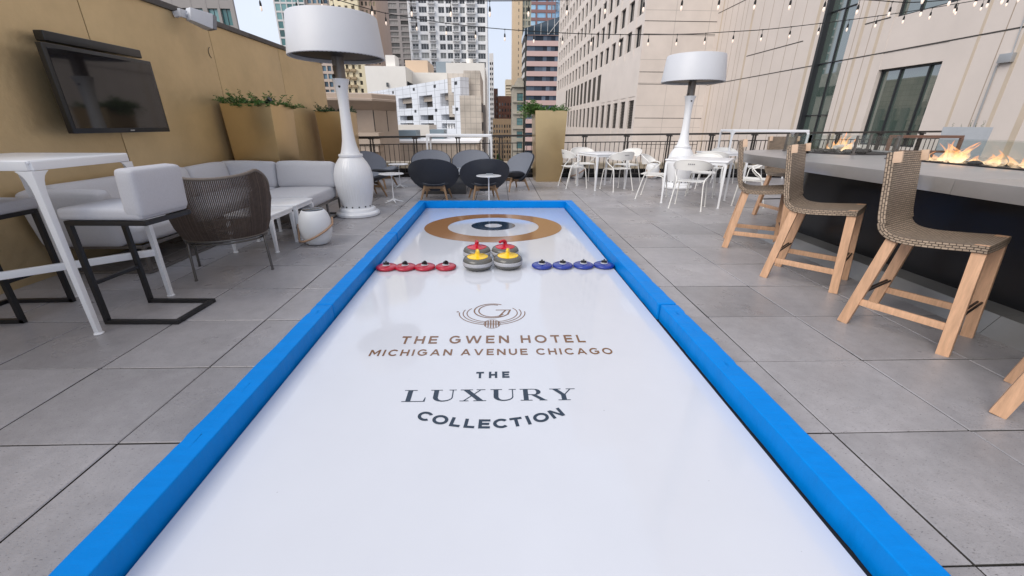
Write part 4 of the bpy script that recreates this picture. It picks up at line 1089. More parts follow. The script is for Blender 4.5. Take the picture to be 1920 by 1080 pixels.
def rock(loc, s, mat, label, group):
    rr = random.Random(int(loc[0] * 1e4 + loc[1] * 1e3)); m = MB(); n = 10; vs = []; fs = []
    pr = [(.5, 0), (.9, .2), (1, .45), (.8, .75), (.4, .95)]; w_ = [rr.uniform(.75, 1.2) for _ in range(n)]
    m.lathe([(a * s, b * s * .8) for a, b in pr], n, fn=lambda t, r, z: r * w_[int(t / (2 * pi) * n + .5) % n])
    tag(m.obj("lava_rock", mat, smooth=30, loc=loc), label, 'rock', group).rotation_euler = (0, 0, rr.uniform(0, 6))
for k in range(20):
    rock((4.17 + rf.uniform(0, .2), 4.05 - .15 * k + rf.uniform(-.03, .03), 1.004), rf.uniform(.028, .05), MT['lava'], 'dark lava rock among the flames of the fire trough', 'lava rocks in the fire trough')
for k in range(12):
    a = rf.uniform(pi * .9, pi * 2.1); q = rf.uniform(.12, .4)
    rock((PX + q * cos(a), PY + q * sin(a), 1.005), rf.uniform(.035, .06), MT['lava'], 'dark lava rock in the circular burner', 'lava rocks in the circular burner')
for k, (dx, dy, rz, L) in enumerate(((.08, .02, .3, .36), (.2, .1, -.2, .26))):
    m = MB().tube([(-L / 2, 0, .03), (0, .01, .035), (L / 2, 0, .03)], [.028, .034, .02], 9)
    tag(m.obj('ceramic_log', MT['ash'], loc=(PX + dx, PY + dy, 1.03)), ['long pale ceramic log lying under the leaning flame', 'short pale ceramic log at the right of the circular burner'][k], 'log').rotation_euler = (0, 0, rz)

# ================================================================ teak stools with woven seats
def teak_stool(label, x, y, rz):
    o = thing('teak_bar_stool', label, 'bar stool', (x, y, 0), rz, 'teak stools with woven seats')
    line = bez([(0, .262, .690), (0, .20, .688), (0, .06, .672), (0, -.09, .662), (0, -.185, .680), (0, -.232, .745), (0, -.252, .84), (0, -.275, 1.0), (0, -.30, 1.165)], 6)
    N = len(line); J = 13; P = []; ln = [0]
    for a, b in zip(line, line[1:]): ln.append(ln[-1] + (b - a).length)
    for i, p in enumerate(line):
        v = i / (N - 1); hw = .238 - .006 * v; dip = .012 * sin(pi * min(1, v * 2)) if v < .5 else 0
        P.append([(u * hw, p.y + .012 * (u * u) * (1 if v > .6 else 0), p.z - dip * (1 - u * u)) for u in [-1 + 2 * j / (J - 1) for j in range(J)]])
    MB().shell(P, .042, lambda i, j: (j / (J - 1) * .476, ln[i])).obj('woven_seat', MT['wicker'], o, smooth=60)
    for s in (-1, 1): MB().box((s * .2235, -.2715, 1.136), (.022, .045, .068), 0, Matrix.Rotation(radians(8), 3, 'X')).obj('post_cap', MT['teak_pale'], o, bevel=.005)
    for s in (-1, 1):
        MB().bar((s * .236, .268, 0), (s * .205, .228, .69), .042, .062, (1, 0, 0)).obj('leg', MT['teak'], o, bevel=.004)
        MB().bar((s * .232, -.268, 0), (s * .195, -.165, .635), .042, .062, (1, 0, 0)).obj('leg', MT['teak'], o, bevel=.004)
        MB().bar((s * .222, -.215, .175), (s * .227, .245, .175), .02, .045, (1, 0, 0)).obj('stretcher', MT['teak'], o, bevel=.003)
    for yy, zz in ((-.222, .255), (.25, .255)):
        m = MB().tube([(-.205, yy, zz), (.205, yy, zz)], .007, 8); m.tube([(-.205, yy + .02, zz - .0), (.205, yy + .02, zz)], .007, 8); m.obj('steel_rod', MT['black'], o)
    return o
t0 = teak_stool('teak stool with woven seat nearest the camera that shows whole, at the bar', 2.835, 2.445, face(.486, -.874))
dup(t0, (2.85, 3.46, 0), face(.67, -.74), 'teak woven stool second from the camera of the whole ones at the bar')
dup(t0, (3.0, 4.56, 0), face(.87, -.5), 'teak woven stool at the far end of the row along the bar front')
dup(t0, (4.36, 6.08, 0), face(.1, -1), 'teak woven stool behind the rounded end of the bar, facing the camera')
dup(t0, (2.80, 1.45, 0), face(.55, -.83), 'teak stool at the right edge of the picture, only its leg tips showing')
dup(t0, (5.95, 4.12, 0), face(-1, .12), 'teak woven stool on the far side of the bar behind the flames')

bn = thing('wooden_bench', 'reddish wooden bench with a rail back beyond the fire trough', 'bench', (8.3, 8.1, 0), .02)
m = MB().bar((-.72, 0, 1.135), (.78, 0, 1.135), .045, .05, (0, 1, 0)); m.obj('top_rail', MT['bench_wood'], bn, bevel=.004)
for x in (-.70, .76): MB().bar((x, 0, 0), (x, 0, 1.11), .05, .05, (1, 0, 0)).obj('post', MT['bench_wood'], bn, bevel=.004)
for x in (-.70, .76): MB().bar((x, -.5, 0), (x, -.5, .62), .05, .05, (1, 0, 0)).obj('leg', MT['bench_wood'], bn, bevel=.004)
MB().bar((-.67, 0, .86), (.73, 0, .86), .03, .045, (0, 1, 0)).obj('lower_rail', MT['bench_wood'], bn, bevel=.004)
m = MB()
for k in range(5): m.bar((-.72, -.05 - .105 * k, .64), (.78, -.05 - .105 * k, .64), .09, .025, (0, 1, 0))
m.obj('seat_slats', MT['bench_wood'], bn, bevel=.003)
gp_ = thing('planter', 'tall grey square planter at the right end of the railing', 'planter', (11.6, 10.35, 0), .72)
m = MB(); 
vs = []
for h_, s_ in ((0, .37), (1.31, .42), (1.31, .385), (1.24, .385)): vs += [(-s_, -s_, h_), (s_, -s_, h_), (s_, s_, h_), (-s_, s_, h_)]
m.add(vs, [(3, 2, 1, 0)] + [(r * 4 + k, r * 4 + (k + 1) % 4, r * 4 + 4 + (k + 1) % 4, r * 4 + 4 + k) for r in range(3) for k in range(4)] + [(12, 13, 14, 15)]); m.obj('pot', MT['grey_pot'], gp_, bevel=.008)
shrub('dry_seedlings', 'few thin brown seedlings in the grey square planter', (11.6, 10.35, 1.24), [(rnd.uniform(-.25, .25), rnd.uniform(-.25, .25), rnd.uniform(-.05, .05), 0, rnd.uniform(.12, .22), 0) for _ in range(7)], 8, ('leaf_dark', 'stem'), .02, 'seedlings')

# ================================================================ railing along the end of the terrace
def railing(label, x0, x1, posts):
    zt = lambda x: 1.055 + .0135 * x
    y = 11.3; o = thing('railing', label, 'railing', ((x0 + x1) / 2, y, 0), 0, 'dark metal railing along the terrace edge')
    def add(m, n): rel(m, o).obj(n, MT['iron'], o, smooth=0)
    add(MB().bar((x0, y, zt(x0) - .022), (x1, y, zt(x1) - .022), .075, .045, (0, 1, 0)), 'top_rail')
    add(MB().bar((x0, y, zt(x0) - .20), (x1, y, zt(x1) - .20), .03, .022, (0, 1, 0)), 'mid_rail')
    add(MB().bar((x0, y, .10), (x1, y, .10), .03, .03, (0, 1, 0)), 'bottom_rail')
    for p in posts:
        for d in (-.032, .032): add(MB().bar((p + d, y, -.02), (p + d, y, zt(p) - .046), .028, .04, (1, 0, 0)), 'post')
        add(MB().bb(p - .07, p + .07, y - .045, y + .045, zt(p) - .075, zt(p) - .047), 'post_cap')
    n = int((x1 - x0) / .123)
    for k in range(n):
        x = x0 + .06 + k * .123
        if min(abs(x - p) for p in posts) < .06: continue
        add(MB().bar((x, y, .115), (x, y, zt(x) - .212), .013, .013, (1, 0, 0)), 'baluster')
railing('dark railing behind the charcoal chairs, left of the lone gold planter', -4.03, 1.32, [-3.17, -2.06, -.96, .15, 1.26])
railing('dark railing behind the white dining tables, right of the lone gold planter', 1.36, 12.9, [2.34, 3.45, 4.58, 5.72, 6.87, 8.0, 9.15, 10.3, 11.45, 12.6])
kb = MB().bb(-4.04, 13.4, 11.36, 11.42, -.02, .215); tag(kb.obj('kick_curb', MT['bar_black'], smooth=0), 'low black curb running under the railing', 'curb')
cp = MB().bb(-4.04, 13.4, 11.43, 11.78, -.6, .30); cp.bb(-4.04, 13.4, 11.42, 11.86, .302, .36); tag(cp.obj('stone_parapet', MT['ledge'], bevel=.006), 'cream stone parapet just beyond the railing', 'parapet')

# ================================================================ string lights
def strings(label, pts, n_b, drop=.16, extra=None, every=.61):
    o = thing('string_lights', label, 'string lights', pts[0], 0, 'strings of bulbs over the terrace')
    P = bez(pts, 10); rel(MB().tube(P, .0075, 5), o).obj('cable', MT['rubber'], o, smooth=60)
    d = 0; nxt = every * .5
    for a, b in zip(P, P[1:]):
        L_ = (b - a).length
        while d + L_ >= nxt:
            q = a.lerp(b, (nxt - d) / L_); nxt += every
            m = MB().tube([(q.x, q.y, q.z), (q.x, q.y, q.z - .075)], .004, 5); m.lathe([(.010, -.145), (.017, -.14), (.017, -.105), (.010, -.075), (.005, -.07)], 10, q); m.lathe([(.014, -.01), (.016, 0), (.014, .008)], 8, q)
            s_ = rel(m, o).obj('socket', MT['rubber'], o)
            rel(MB().lathe([(.005, -.215), (.012, -.208), (.016, -.19), (.018, -.172), (.012, -.155), (.010, -.146)], 10, q), o).obj('bulb', MT['bulb'], s_)
        d += L_
strings('string of bulbs sagging from the near heater across to the cream facade', [(-3.9, 8.6, 3.62), (-2.65, 9.6, 3.45), (-1.93, 9.9, 3.36), (-.42, 9.9, 3.19), (1.72, 9.9, 3.09), (3.78, 9.9, 3.10), (4.95, 9.9, 3.16), (6.14, 9.9, 3.25), (8.6, 9.9, 3.55), (12, 10.2, 4.1), (21.6, 11, 5.6)], 0)
strings('string of bulbs along the very top of the picture', [(-4.0, 7.9, 3.2), (-2.02, 7.6, 3.085), (-1.12, 7.6, 3.09), (-.11, 7.6, 3.10), (.77, 7.6, 3.12), (1.88, 7.6, 3.17), (3.15, 7.6, 3.23), (4.8, 7.7, 3.28), (6.2, 7.8, 3.25), (7.2, 7.9, 3.26), (8.6, 8, 3.45), (12, 8.4, 4.1), (21.6, 9.2, 6)], 0)
strings('string of bulbs rising steeply at the upper right over the bar', [(4.3, 6.3, 3.28), (6.0, 6.6, 3.13), (7.6, 6.9, 3.22), (10, 7.2, 3.7), (21.6, 8, 6.4)], 0, every=.5)

# ================================================================ city
def cells_between(a, b, openings):
    """solid stretches of [a, b] left between the openings"""
    out = []; x = a
    for p, q in openings:
        if p > x + 1e-4: out.append((x, p))
        x = q
    if b > x + 1e-4: out.append((x, b))
    return out
def hexa(mb, Mf, u0, u1, d0, d1, z0, z1):
    vs = [Mf(u, d, z) for u in (u0, u1) for d in (d0, d1) for z in (z0, z1)]
    mb.add(vs, [(0, 1, 3, 2), (4, 6, 7, 5), (0, 4, 5, 1), (2, 3, 7, 6), (0, 2, 6, 4), (1, 5, 7, 3)])
def grid_face(mb, Mf, U, Zr, us, zs, rec=.35, proud=.03):
    for a, b in cells_between(U[0], U[1], us): hexa(mb, Mf, a, b, -rec, 0, Zr[0], Zr[1])
    for a, b in us:
        for c, d in cells_between(Zr[0], Zr[1], zs): hexa(mb, Mf, a, b, -rec, -proud, c, d)
def FRONT(y0): return (lambda u, d, z: V((u, y0 - d, z))), 0.
def WEST(x0): return (lambda u, d, z: V((x0 - d, u, z))), -pi / 2
def EAST(x0): return (lambda u, d, z: V((x0 + d, u, z))), pi / 2
def win_shape(w_, h_, nv=1, nh=0, fr=.06, dep=.08):
    """pane (slot 0) with frame, mullions and transoms (slot 1), facing -Y, centred on the origin"""
    def f(mb, T=Matrix.Identity(4)):
        t = MB(); t.cur = 0
        t.box((0, .0, 0), (w_ - .02, .02, h_ - .02)); t.cur = 1
        for s in (-1, 1): t.box((s * (w_ / 2 - fr / 2), -dep / 2, 0), (fr, dep, h_)); t.box((0, -dep / 2 - .002, s * (h_ / 2 - fr / 2)), (w_ - 2 * fr, dep, fr))
        for k in range(1, nv + 1): t.box((-w_ / 2 + w_ * k / (nv + 1), -dep / 2 - .001, 0), (fr, dep, h_ - 2 * fr))
        for k in range(1, nh + 1): t.box((0, -dep / 2 - .003, -h_ / 2 + h_ * k / (nh + 1)), (w_ - 2 * fr, dep, fr))
        o = len(mb.v); mb.v += [tuple(T @ V(v)) for v in t.v]; mb.f += [[i + o for i in q] for q in t.f]; mb.mi += t.mi
        return mb
    return f
def put_windows(root, name, shape, mats, face_, cells, rec, cap=95):
    """cells: (u, z) centres, the ones that show largest first"""
    Mf, rz = face_; base = V(root.location); me = None
    for u, z in cells[:cap]:
        if me is None: me = shape(MB()).mesh(name, mats, 0, 0, False)
        o = bpy.data.objects.new(name, me); C.objects.link(o); o.parent = root; o.location = Mf(u, -rec + .03, z) - base; o.rotation_euler = (0, 0, rz)
    if len(cells) > cap:
        m = MB()
        for u, z in cells[cap:]: shape(m, Matrix.Translation(Mf(u, -rec + .03, z)) @ Matrix.Rotation(rz, 4, 'Z'))
        o = rel(m, root).obj(name + 's', mats, root, smooth=0, recalc=False); o['kind'] = 'stuff'
def spans(a, w_, p, n): return [(a + p * k, a + p * k + w_) for k in range(n)]
def mid(s): return (s[0] + s[1]) / 2
def building(label, x, y, name='building', cat='building', group=None):
    return thing(name, label, cat, (x, y, -22), 0, group)
GZ = -22

# ---- cream stone building on the right
hb = building('tall cream stone building on the right with deep narrow windows and a ribbed side wing', 21, 30, 'stone_building')
X1, YC, X2, TOP = 14.6, 45.9, 21.75, 46
us = spans(46.6, 2.0, 3.12, 19); rows = spans(8.69, 1.88, 2.83, 13)
tall = [u for u in us if u[0] > 60.5][:10]
m = MB(); rec = .38
fw_ = WEST(X1)
grid_face(m, fw_[0], (YC, 106.5), (8.0, TOP), us, rows, rec, .05)
grid_face(m, fw_[0], (YC, 106.5), (4.1, 7.995), tall, [(4.51, 7.75)], rec, .05)
grid_face(m, fw_[0], (YC, 106.5), (GZ, 4.095), us, [(.93, 3.76)], rec, .05)
rel(m, hb).obj('window_wall', MT['cream_stone'], hb, smooth=0)
front_m = tile_mat('cream_front_panels', (.67, .60, .545), (3.4, 2.1), .75, .06, .03, 'xz', .7, .02)
m = MB(); m.bb(X1 + rec + .01, 60, YC + .004, 106.5, GZ, TOP - .01); rel(m, hb).obj('inner_mass', MT['seam'], hb, smooth=0)
m = MB(); m.bb(X1 + .002, X2 + .5, YC - .02, YC + .003, GZ, TOP); rel(m, hb).obj('end_wall', front_m, hb, smooth=0)
for zz in (2.0, 5.2, 6.3, 9.6, 10.6, 14.3, 15.4): pass
m = MB()
slit, winy, win_z, upz = (28.2, 30.85), (21.7, 25.3), (.3, 4.28), (6.8, 9.6)
wing = [(-16, winy[0], GZ, TOP), (winy[1], slit[0], GZ, TOP), (slit[1], YC - .021, GZ, TOP)]
for a, b, c, d in wing: hexa(m, WEST(X2)[0], a, b, -.6, 0, c, d)
for c, d in cells_between(GZ, TOP, [win_z, upz, (13.0, 16.5), (19, 22.5)]): hexa(m, WEST(X2)[0], winy[0], winy[1], -.6, -.02, c, d)
rel(m, hb).obj('wing_wall', pm('cream_ribbed_wall', (.62, .55, .50), .7, noise=.06, nscale=.4, bump=.08, bscale=2), hb, smooth=0)
m = MB(); m.bb(X2 + .61, 60, -16, YC - .03, GZ, TOP - .02); rel(m, hb).obj('inner_mass', MT['seam'], hb, smooth=0)
# ribs and joints of the wing
m = MB()
for y, wd in ((39.6, .26), (47.2, 0), (27.3, .22), (26.0, .2), (17.5, .24), (31.4, .3), (45.0, .2), (20.4, .12), (14.0, .22), (18.6, .16)):
    if wd: hexa(m, WEST(X2)[0], y - wd / 2, y + wd / 2, .0, .012, GZ, TOP)
rel(m, hb).obj('tan_rib', MT['rib'], hb, smooth=0)
m = MB()
for y in (44.3, 43.2, 42.2, 41.2, 40.6, 38.2, 36.9, 35.6, 34.2, 32.9, 27.75, 26.6, 19.4, 16.4, 15.2, 12.5, 11, 9): hexa(m, WEST(X2)[0], y - .02, y + .02, 0, .006, GZ, TOP)
rel(m, hb).obj('panel_joint', pm('brown_panel_joint', (.36, .29, .23), .8), hb, smooth=0)
m = MB()
for z, segs in ((5.14, ((9, slit[0]), (slit[1], YC - .05))), (6.87, ((25.5, 27.2), (32.4, 39.4))), (11.4, ((40.5, YC - .05), (9, 20))), (-1.0, ((9, 21),))):
    for a, b in segs: hexa(m, WEST(X2)[0], a, b, .0, .014, z - .03, z + .03)
rel(m, hb).obj('dark_joint', MT['seam'], hb, smooth=0)
m = MB()
for z in (-.6, 2.0, 5.2, 6.3, 9.6, 10.7, 14.3, 15.4): hexa(m, FRONT(YC - .02)[0], X1 + .01, X2 - .01, 0, .014, z - .025, z + .025)
rel(m, hb).obj('dark_joint', MT['seam'], hb, smooth=0)
near = sorted([(mid(a), mid(b)) for a in us for b in rows], key=lambda c: (c[1] > 34, c[0] * 1.2 + c[1]))
put_windows(hb, 'window', win_shape(2.0, 1.88, 1, 0, .07, .1), [MT['pane'], MT['frame_dark']], fw_, near, rec, 62)
put_windows(hb, 'tall_window', win_shape(2.0, 3.24, 2, 0, .09, .3), [MT['pane'], MT['louvre']], fw_, [(mid(a), 6.13) for a in tall], rec)
def louvre_shape(mb, T=Matrix.Identity(4)):
    t = MB(); t.cur = 0; t.box((0, 0, 0), (1.98, .02, 2.8)); t.cur = 1
    for k in range(17): t.box((0, -.12, -1.33 + k * .166), (1.99, .16, .05), 0, Matrix.Rotation(radians(35), 3, 'X'))
    o = len(mb.v); mb.v += [tuple(T @ V(v)) for v in t.v]; mb.f += [[i + o for i in q] for q in t.f]; mb.mi += t.mi; return mb
put_windows(hb, 'louvre_vent', louvre_shape, [MT['seam'], MT['louvre']], fw_, [(mid(a), 2.345) for a in us], rec)
def big_window(y0, y1, z0, z1, mull, trans, name='window'):
    w_, h_ = y1 - y0, z1 - z0; m = MB(); m.cur = 0; m.box((0, 0, 0), (w_, .03, h_)); m.cur = 1; f = .09
    for s in (-1, 1): m.box((s * (w_ / 2 - f / 2), -.06, 0), (f, .12, h_)); m.box((0, -.058, s * (h_ / 2 - f / 2)), (w_ - 2 * f, .12, f))
    for y in mull: m.box((mid((y0, y1)) - y, -.056, 0), (f * .8, .12, h_ - 2 * f))
    for z in trans: m.box((0, -.05, z - mid((z0, z1))), (w_ - 2 * f, .11, f * .6))
    o = m.obj(name, [MT['pane_big'], MT['frame_dark']], hb, smooth=0); o.rotation_euler = (0, 0, -pi / 2); o.location = V((X2 + .34, mid((y0, y1)), mid((z0, z1)))) - V(hb.location)
big_window(*winy, *win_z, (22.5, 24.1), ()); big_window(*winy, *upz, (22.5, 24.1), ()); big_window(*winy, 13.0, 16.5, (22.5, 24.1), ()); big_window(*winy, 19, 22.5, (22.5, 24.1), ())
big_window(slit[0], slit[1], GZ, TOP, (29.4,), (2.0, 5.2, 8.2, 11.2, 14, 17, 20, 23))
m = MB(); hexa(m, WEST(X2)[0], slit[1] - .22, slit[1] - .0, -.36, .03, GZ, TOP); rel(m, hb).obj('dark_jamb', MT['frame_dark'], hb, smooth=0)
cd = thing('conduit', 'galvanised conduit and junction box climbing the cream wall on the right', 'conduit', (X2 - .1, 19, 1.3))
rel(MB().tube([(X2 - .06, 19.05, -2), (X2 - .06, 19.15, 3.75), (X2 - .06, 19.0, 3.95)], .035, 8).tube([(X2 - .06, 18.75, 4.1), (X2 - .06, 18.9, 7), (X2 - .06, 18.95, 14)], .022, 8), cd).obj('pipe', MT['zinc'], cd)
rel(MB().bb(X2 - .2, X2 - .001, 18.6, 19.1, 3.85, 4.2), cd).obj('junction_box', MT['zinc'], cd, bevel=.01)

def block(mb, x0, x1, y0, y1, z0, z1): mb.bb(x0, x1, y0, y1, z0, z1)
def tower(label, x0, x1, y, depth, top, col_us, rows, w_, h_, wallmat, panemat, framemat, nv=1, nh=0, rec=.3, side=None, cap=95, zbase=GZ, wname='window', key=None, proud=.03, depth_in=0.):
    o = building(label, (x0 + x1) / 2, y); m = MB(); F = FRONT(y)
    grid_face(m, F[0], (x0, x1), (zbase, top), col_us, rows, rec, proud)
    rel(m, o).obj('facade', wallmat, o, smooth=0)
    m = MB(); m.prism([(x0 + .01, y + rec + .005), (x1 - .01, y + rec + .005), (x1 - .01 - depth_in, y + depth), (x0 + .01, y + depth)], zbase, top - .01); rel(m, o).obj('rear_mass', wallmat, o, smooth=0)
    cs = sorted([(mid(a), mid(b)) for a in col_us for b in rows], key=key or (lambda c: abs(c[1] - 8)))
    put_windows(o, wname, win_shape(w_, h_, nv, nh), [panemat, framemat], F, cs, rec, cap)
    if side: side(o, m)
    return o
def frac(x0, x1, fr): return [(x0 + (x1 - x0) * a, x0 + (x1 - x0) * b) for a, b in fr]

# ---- white apartment tower with balconies, straight ahead
white_w = pm('white_painted_concrete', (.86, .85, .84), .7, noise=.04, nscale=.2)
apt_pane = window_mat('apartment_glass', (.03, .035, .04), (.30, .30, .28), .3)
ax0, ax1, ay = -31.9, -2.5, 180
mod = [(.03, .11), (.14, .24), (.265, .335), (.385, .46), (.48, .55), (.565, .635), (.655, .72), (.745, .845), (.875, .975)]
au = frac(ax0, ax1, mod); ar = spans(-20, 1.95, 2.98, 27)
apt = building('white apartment tower with stacked balconies seen straight ahead', -17, ay); m = MB(); F = FRONT(ay)
grid_face(m, F[0], (ax0, ax1), (GZ, 62), au, ar, .5, .06); rel(m, apt).obj('facade', white_w, apt, smooth=0)
m = MB(); m.bb(ax0 + .01, ax1 - .01, ay + .505, ay + 26, GZ, 61.9); rel(m, apt).obj('rear_mass', white_w, apt, smooth=0)
vis = [b for b in ar if 5 < mid(b) < 50]; hid = [b for b in ar if not 5 < mid(b) < 50]
for k, a in enumerate(au):
    cs = [(mid(a), mid(b)) for b in vis]
    put_windows(apt, 'window', win_shape(a[1] - a[0], 1.95, 2 if a[1] - a[0] > 2.4 else 1, 0, .1, .1), [apt_pane, pm('white_sash', (.6, .6, .6), .5) if k == 0 else bpy.data.materials['white_sash']], F, cs, .5, 10)
bm = None
for k in (0, 2, 5, 7):
    a = au[k]
    for b in vis:
        W_ = a[1] - a[0] + .5
        if True:
            q = MB().box((0, -.6, 0), (W_, 1.3, .16)); q.box((0, -1.22, .86), (W_, .06, .07)); q.box((0, -1.22, .2), (W_, .05, .05))
            for s in (-1, 1): q.box((s * (W_ / 2 - .04), -.6, .48), (.06, 1.28, .8))
            n = int(W_ / .36)
            for j in range(n): q.box((-W_ / 2 + .1 + j * (W_ - .2) / (n - 1), -1.22, .53), (.06, .05, .62))
        me = bpy.data.meshes.get('balcony_%d' % k) or None
        if me is None: me = q.mesh('balcony_%d' % k, white_w, 0)
        o = bpy.data.objects.new('balcony', me); C.objects.link(o); o.parent = apt; o.location = V((mid(a), ay, b[0] - .2)) - V(apt.location)
tower('slim white tower seen end on behind the white apartment tower', -3.2, -.55, 300, 30, 43.6, spans(-2.9, .8, 1.25, 2), spans(-20, 1.5, 3.0, 20), .8, 1.5, white_w, apt_pane, MT['frame_dark'], 0)

# ---- dark gridded tower, left of it
dk = pm('grey_brown_concrete_grid', (.30, .27, .26), .7, noise=.08, nscale=.15)
dk_pane = window_mat('pale_curtained_glass', (.12, .12, .125), (.36, .34, .33), .6)
tower('grey gridded tower of wide windows left of the white apartment tower', -63.0, -44.3, 260, 30, 80, spans(-62.2, 4.5, 6.0, 3), spans(-4, 1.85, 2.62, 31), 4.5, 1.85, dk, dk_pane, MT['frame_dark'], 4, 0, .5, depth_in=4, key=lambda c: abs(c[1] - 38))

# ---- sunlit yellow tower and teal glass tower on the left
yl = pm('warm_cream_tower_wall', (.88, .78, .55), .7, noise=.05, nscale=.2)
yp = window_mat('yellow_tower_glass', (.10, .09, .07), (.42, .36, .24), .4)
yt = building('warm yellow apartment tower behind the nearer heater', -58, 190); m = MB(); F = FRONT(190); yu = spans(-70.5, 1.1, 2.55, 7); yr = spans(-10, 1.5, 2.9, 28)
grid_face(m, F[0], (-72, -52.6), (GZ, 74), yu, yr, .5, .05); rel(m, yt).obj('facade', yl, yt, smooth=0)
m = MB(); m.bb(-72, -52.61, 190.51, 215, GZ, 73.9); rel(m, yt).obj('rear_mass', yl, yt, smooth=0)
put_windows(yt, 'window', win_shape(1.1, 1.5, 0), [yp, MT['frame_dark']], F, sorted([(mid(a), mid(b)) for a in yu for b in yr], key=lambda c: abs(c[1] - 18)), .5, 70)
bmesh_ = None
for a in (yu[2], yu[4], yu[5]):
    for b in yr[4:14]:
        me = bpy.data.meshes.get('yellow_balcony') or MB().box((0, -.5, 0), (2.0, 1.1, .9)).mesh('yellow_balcony', pm('tan_balcony', (.42, .32, .2), .7), 0)
        o = bpy.data.objects.new('balcony', me); C.objects.link(o); o.parent = yt; o.location = V((mid(a), 190, b[0] - .5)) - V(yt.location)
tan_w = pm('pinkish_tan_brick', (.46, .34, .27), .75, noise=.05, nscale=.3)
tower('narrow pinkish brick tower on the right of the yellow tower', -52.4, -46.2, 192, 22, 72, spans(-51.9, .8, 1.55, 4), spans(-8, 1.4, 2.9, 27), .8, 1.4, tan_w, yp, MT['frame_dark'], 0, cap=60)
tl_w = pm('pale_grey_mullions', (.62, .60, .58), .6)
tl_p = window_mat('teal_curtain_glass', (.05, .16, .16), (.16, .32, .32), .5)
tower('teal glass tower with white mullions rising behind the bronze wall', -66.8, -57.6, 150, 20, 64, spans(-66.4, 1.55, 1.78, 5), spans(-6, 1.9, 2.3, 29), 1.55, 1.9, tl_w, tl_p, tl_w, 0, 0, .2, key=lambda c: abs(c[1] - 30))
bl_w = pm('beige_tower_piers', (.52, .42, .35), .7)
bl_p = window_mat('blue_balcony_glass', (.04, .11, .17), (.20, .34, .42), .5)
tower('beige and blue glass balcony tower joined to the teal tower', -57.5, -51.0, 151, 20, 62, spans(-57.0, 1.2, 1.6, 4), spans(-6, 1.5, 2.3, 29), 1.2, 1.5, bl_w, bl_p, MT['frame_dark'], 0, 0, .5, key=lambda c: abs(c[1] - 22), depth_in=6)
gr_w = pm('grey_brown_precast', (.30, .275, .26), .7, noise=.06, nscale=.3)
gb = tower('grey apartment block with teal windows above the bronze wall', -52, -39.4, 75, 20, 34, [(-51.5, -49.6), (-48.4, -46.4), (-45.6, -44.1), (-43.4, -41.9), (-41.5, -40.0)], spans(2, 2.2, 3.3, 10), 1.7, 2.2, gr_w, tl_p, MT['frame_dark'], 1, 0, .4, depth_in=13)

# ---- right of the gap: tan tower, blue and brown tower, banded building, ornate block
tt_ = pm('tan_tower_concrete', (.66, .50, .33), .75, noise=.05, nscale=.1)
tower('slender tan tower with a single column of slots beside the sky gap', 10.4, 15.6, 262, 18, 80, [(13.4, 13.85)], spans(-10, 1.4, 3.1, 28), .45, 1.4, tt_, yp, MT['frame_dark'], 0, cap=28)
tower('olive window bay tower between the tan and the brown towers', 15.7, 20.4, 263, 18, 80, spans(15.95, .9, 1.5, 3), spans(-10, 2.2, 3.1, 28), .9, 2.2, pm('olive_grey_piers', (.40, .37, .28), .7), window_mat('olive_glass', (.08, .09, .06), (.3, .32, .26), .4), MT['frame_dark'], 0, cap=60)
bb_w = pm('brown_granite_bands', (.30, .165, .155), .5)
bb_p = window_mat('sky_blue_glass', (.30, .55, .78), (.45, .68, .86), .6, .04)
tower('brown tower with sky blue square windows', 19.6, 38.5, 300, 25, 90, [(20.6, 26.2), (27.1, 32.5), (33.5, 35.8), (36.4, 38.2)], spans(4, 2.6, 4.25, 20), 5.4, 2.6, bb_w, bb_p, bb_w, 0, 0, .4, cap=80)
tower('sky blue glass slab on the right of the brown tower', 38.6, 50, 302, 20, 88, spans(38.9, 2.4, 2.6, 4), spans(4, 3.9, 4.25, 19), 2.4, 3.9, tl_w, bb_p, tl_w, 0, 0, .2, cap=76)
pk = building('pink office building striped with dark glass bands', 20, 170); pkm = pm('pink_granite_band', (.66, .46, .42), .55, noise=.04, nscale=.2)
pkg = window_mat('dark_band_glass', (.07, .09, .125), (.17, .21, .27), .4, .04)
m = MB(); zs = spans(-19.6, 1.62, 3.27, 16); F = FRONT(170)
for c, d in cells_between(GZ, 31.3, zs): m.bb(11.9, 34, 170, 190, c, d)
rel(m, pk).obj('granite_band', pkm, pk, smooth=0)
m = MB()
for c, d in cells_between(GZ, 31.3, zs): m.add([(11.2, 175, c), (11.88, 170.02, c), (11.88, 190, c), (11.2, 190, c), (11.2, 175, d), (11.88, 170.02, d), (11.88, 190, d), (11.2, 190, d)], [(3, 2, 1, 0), (4, 5, 6, 7), (0, 1, 5, 4), (1, 2, 6, 5), (2, 3, 7, 6), (3, 0, 4, 7)])
rel(m, pk).obj('corner_band', pm('white_corner_panel', (.62, .6, .58), .5), pk, smooth=0)
rel(MB().bb(11.4, 33.9, 170.5, 189.5, GZ, 31.2), pk).obj('core', MT['seam'], pk, smooth=0)
for c, d in zs:
    m = MB(); n = 15
    for k in range(n): m.bb(11.95 + k * 1.46, 11.95 + k * 1.46 + 1.42, 170.28, 170.34, c + .01, d - .01)
    rel(m, pk).obj('ribbon_window', pkg, pk, smooth=0)
m = MB()
pts = [(11.0, 169.8, 31.3), (34, 169.8, 31.3), (34, 169.8, 39.5), (24.5, 169.8, 37.2), (11.0, 169.8, 33.2)]
vs = [V(p) for p in pts] + [V(p) + V((0, 19, 0)) for p in pts]
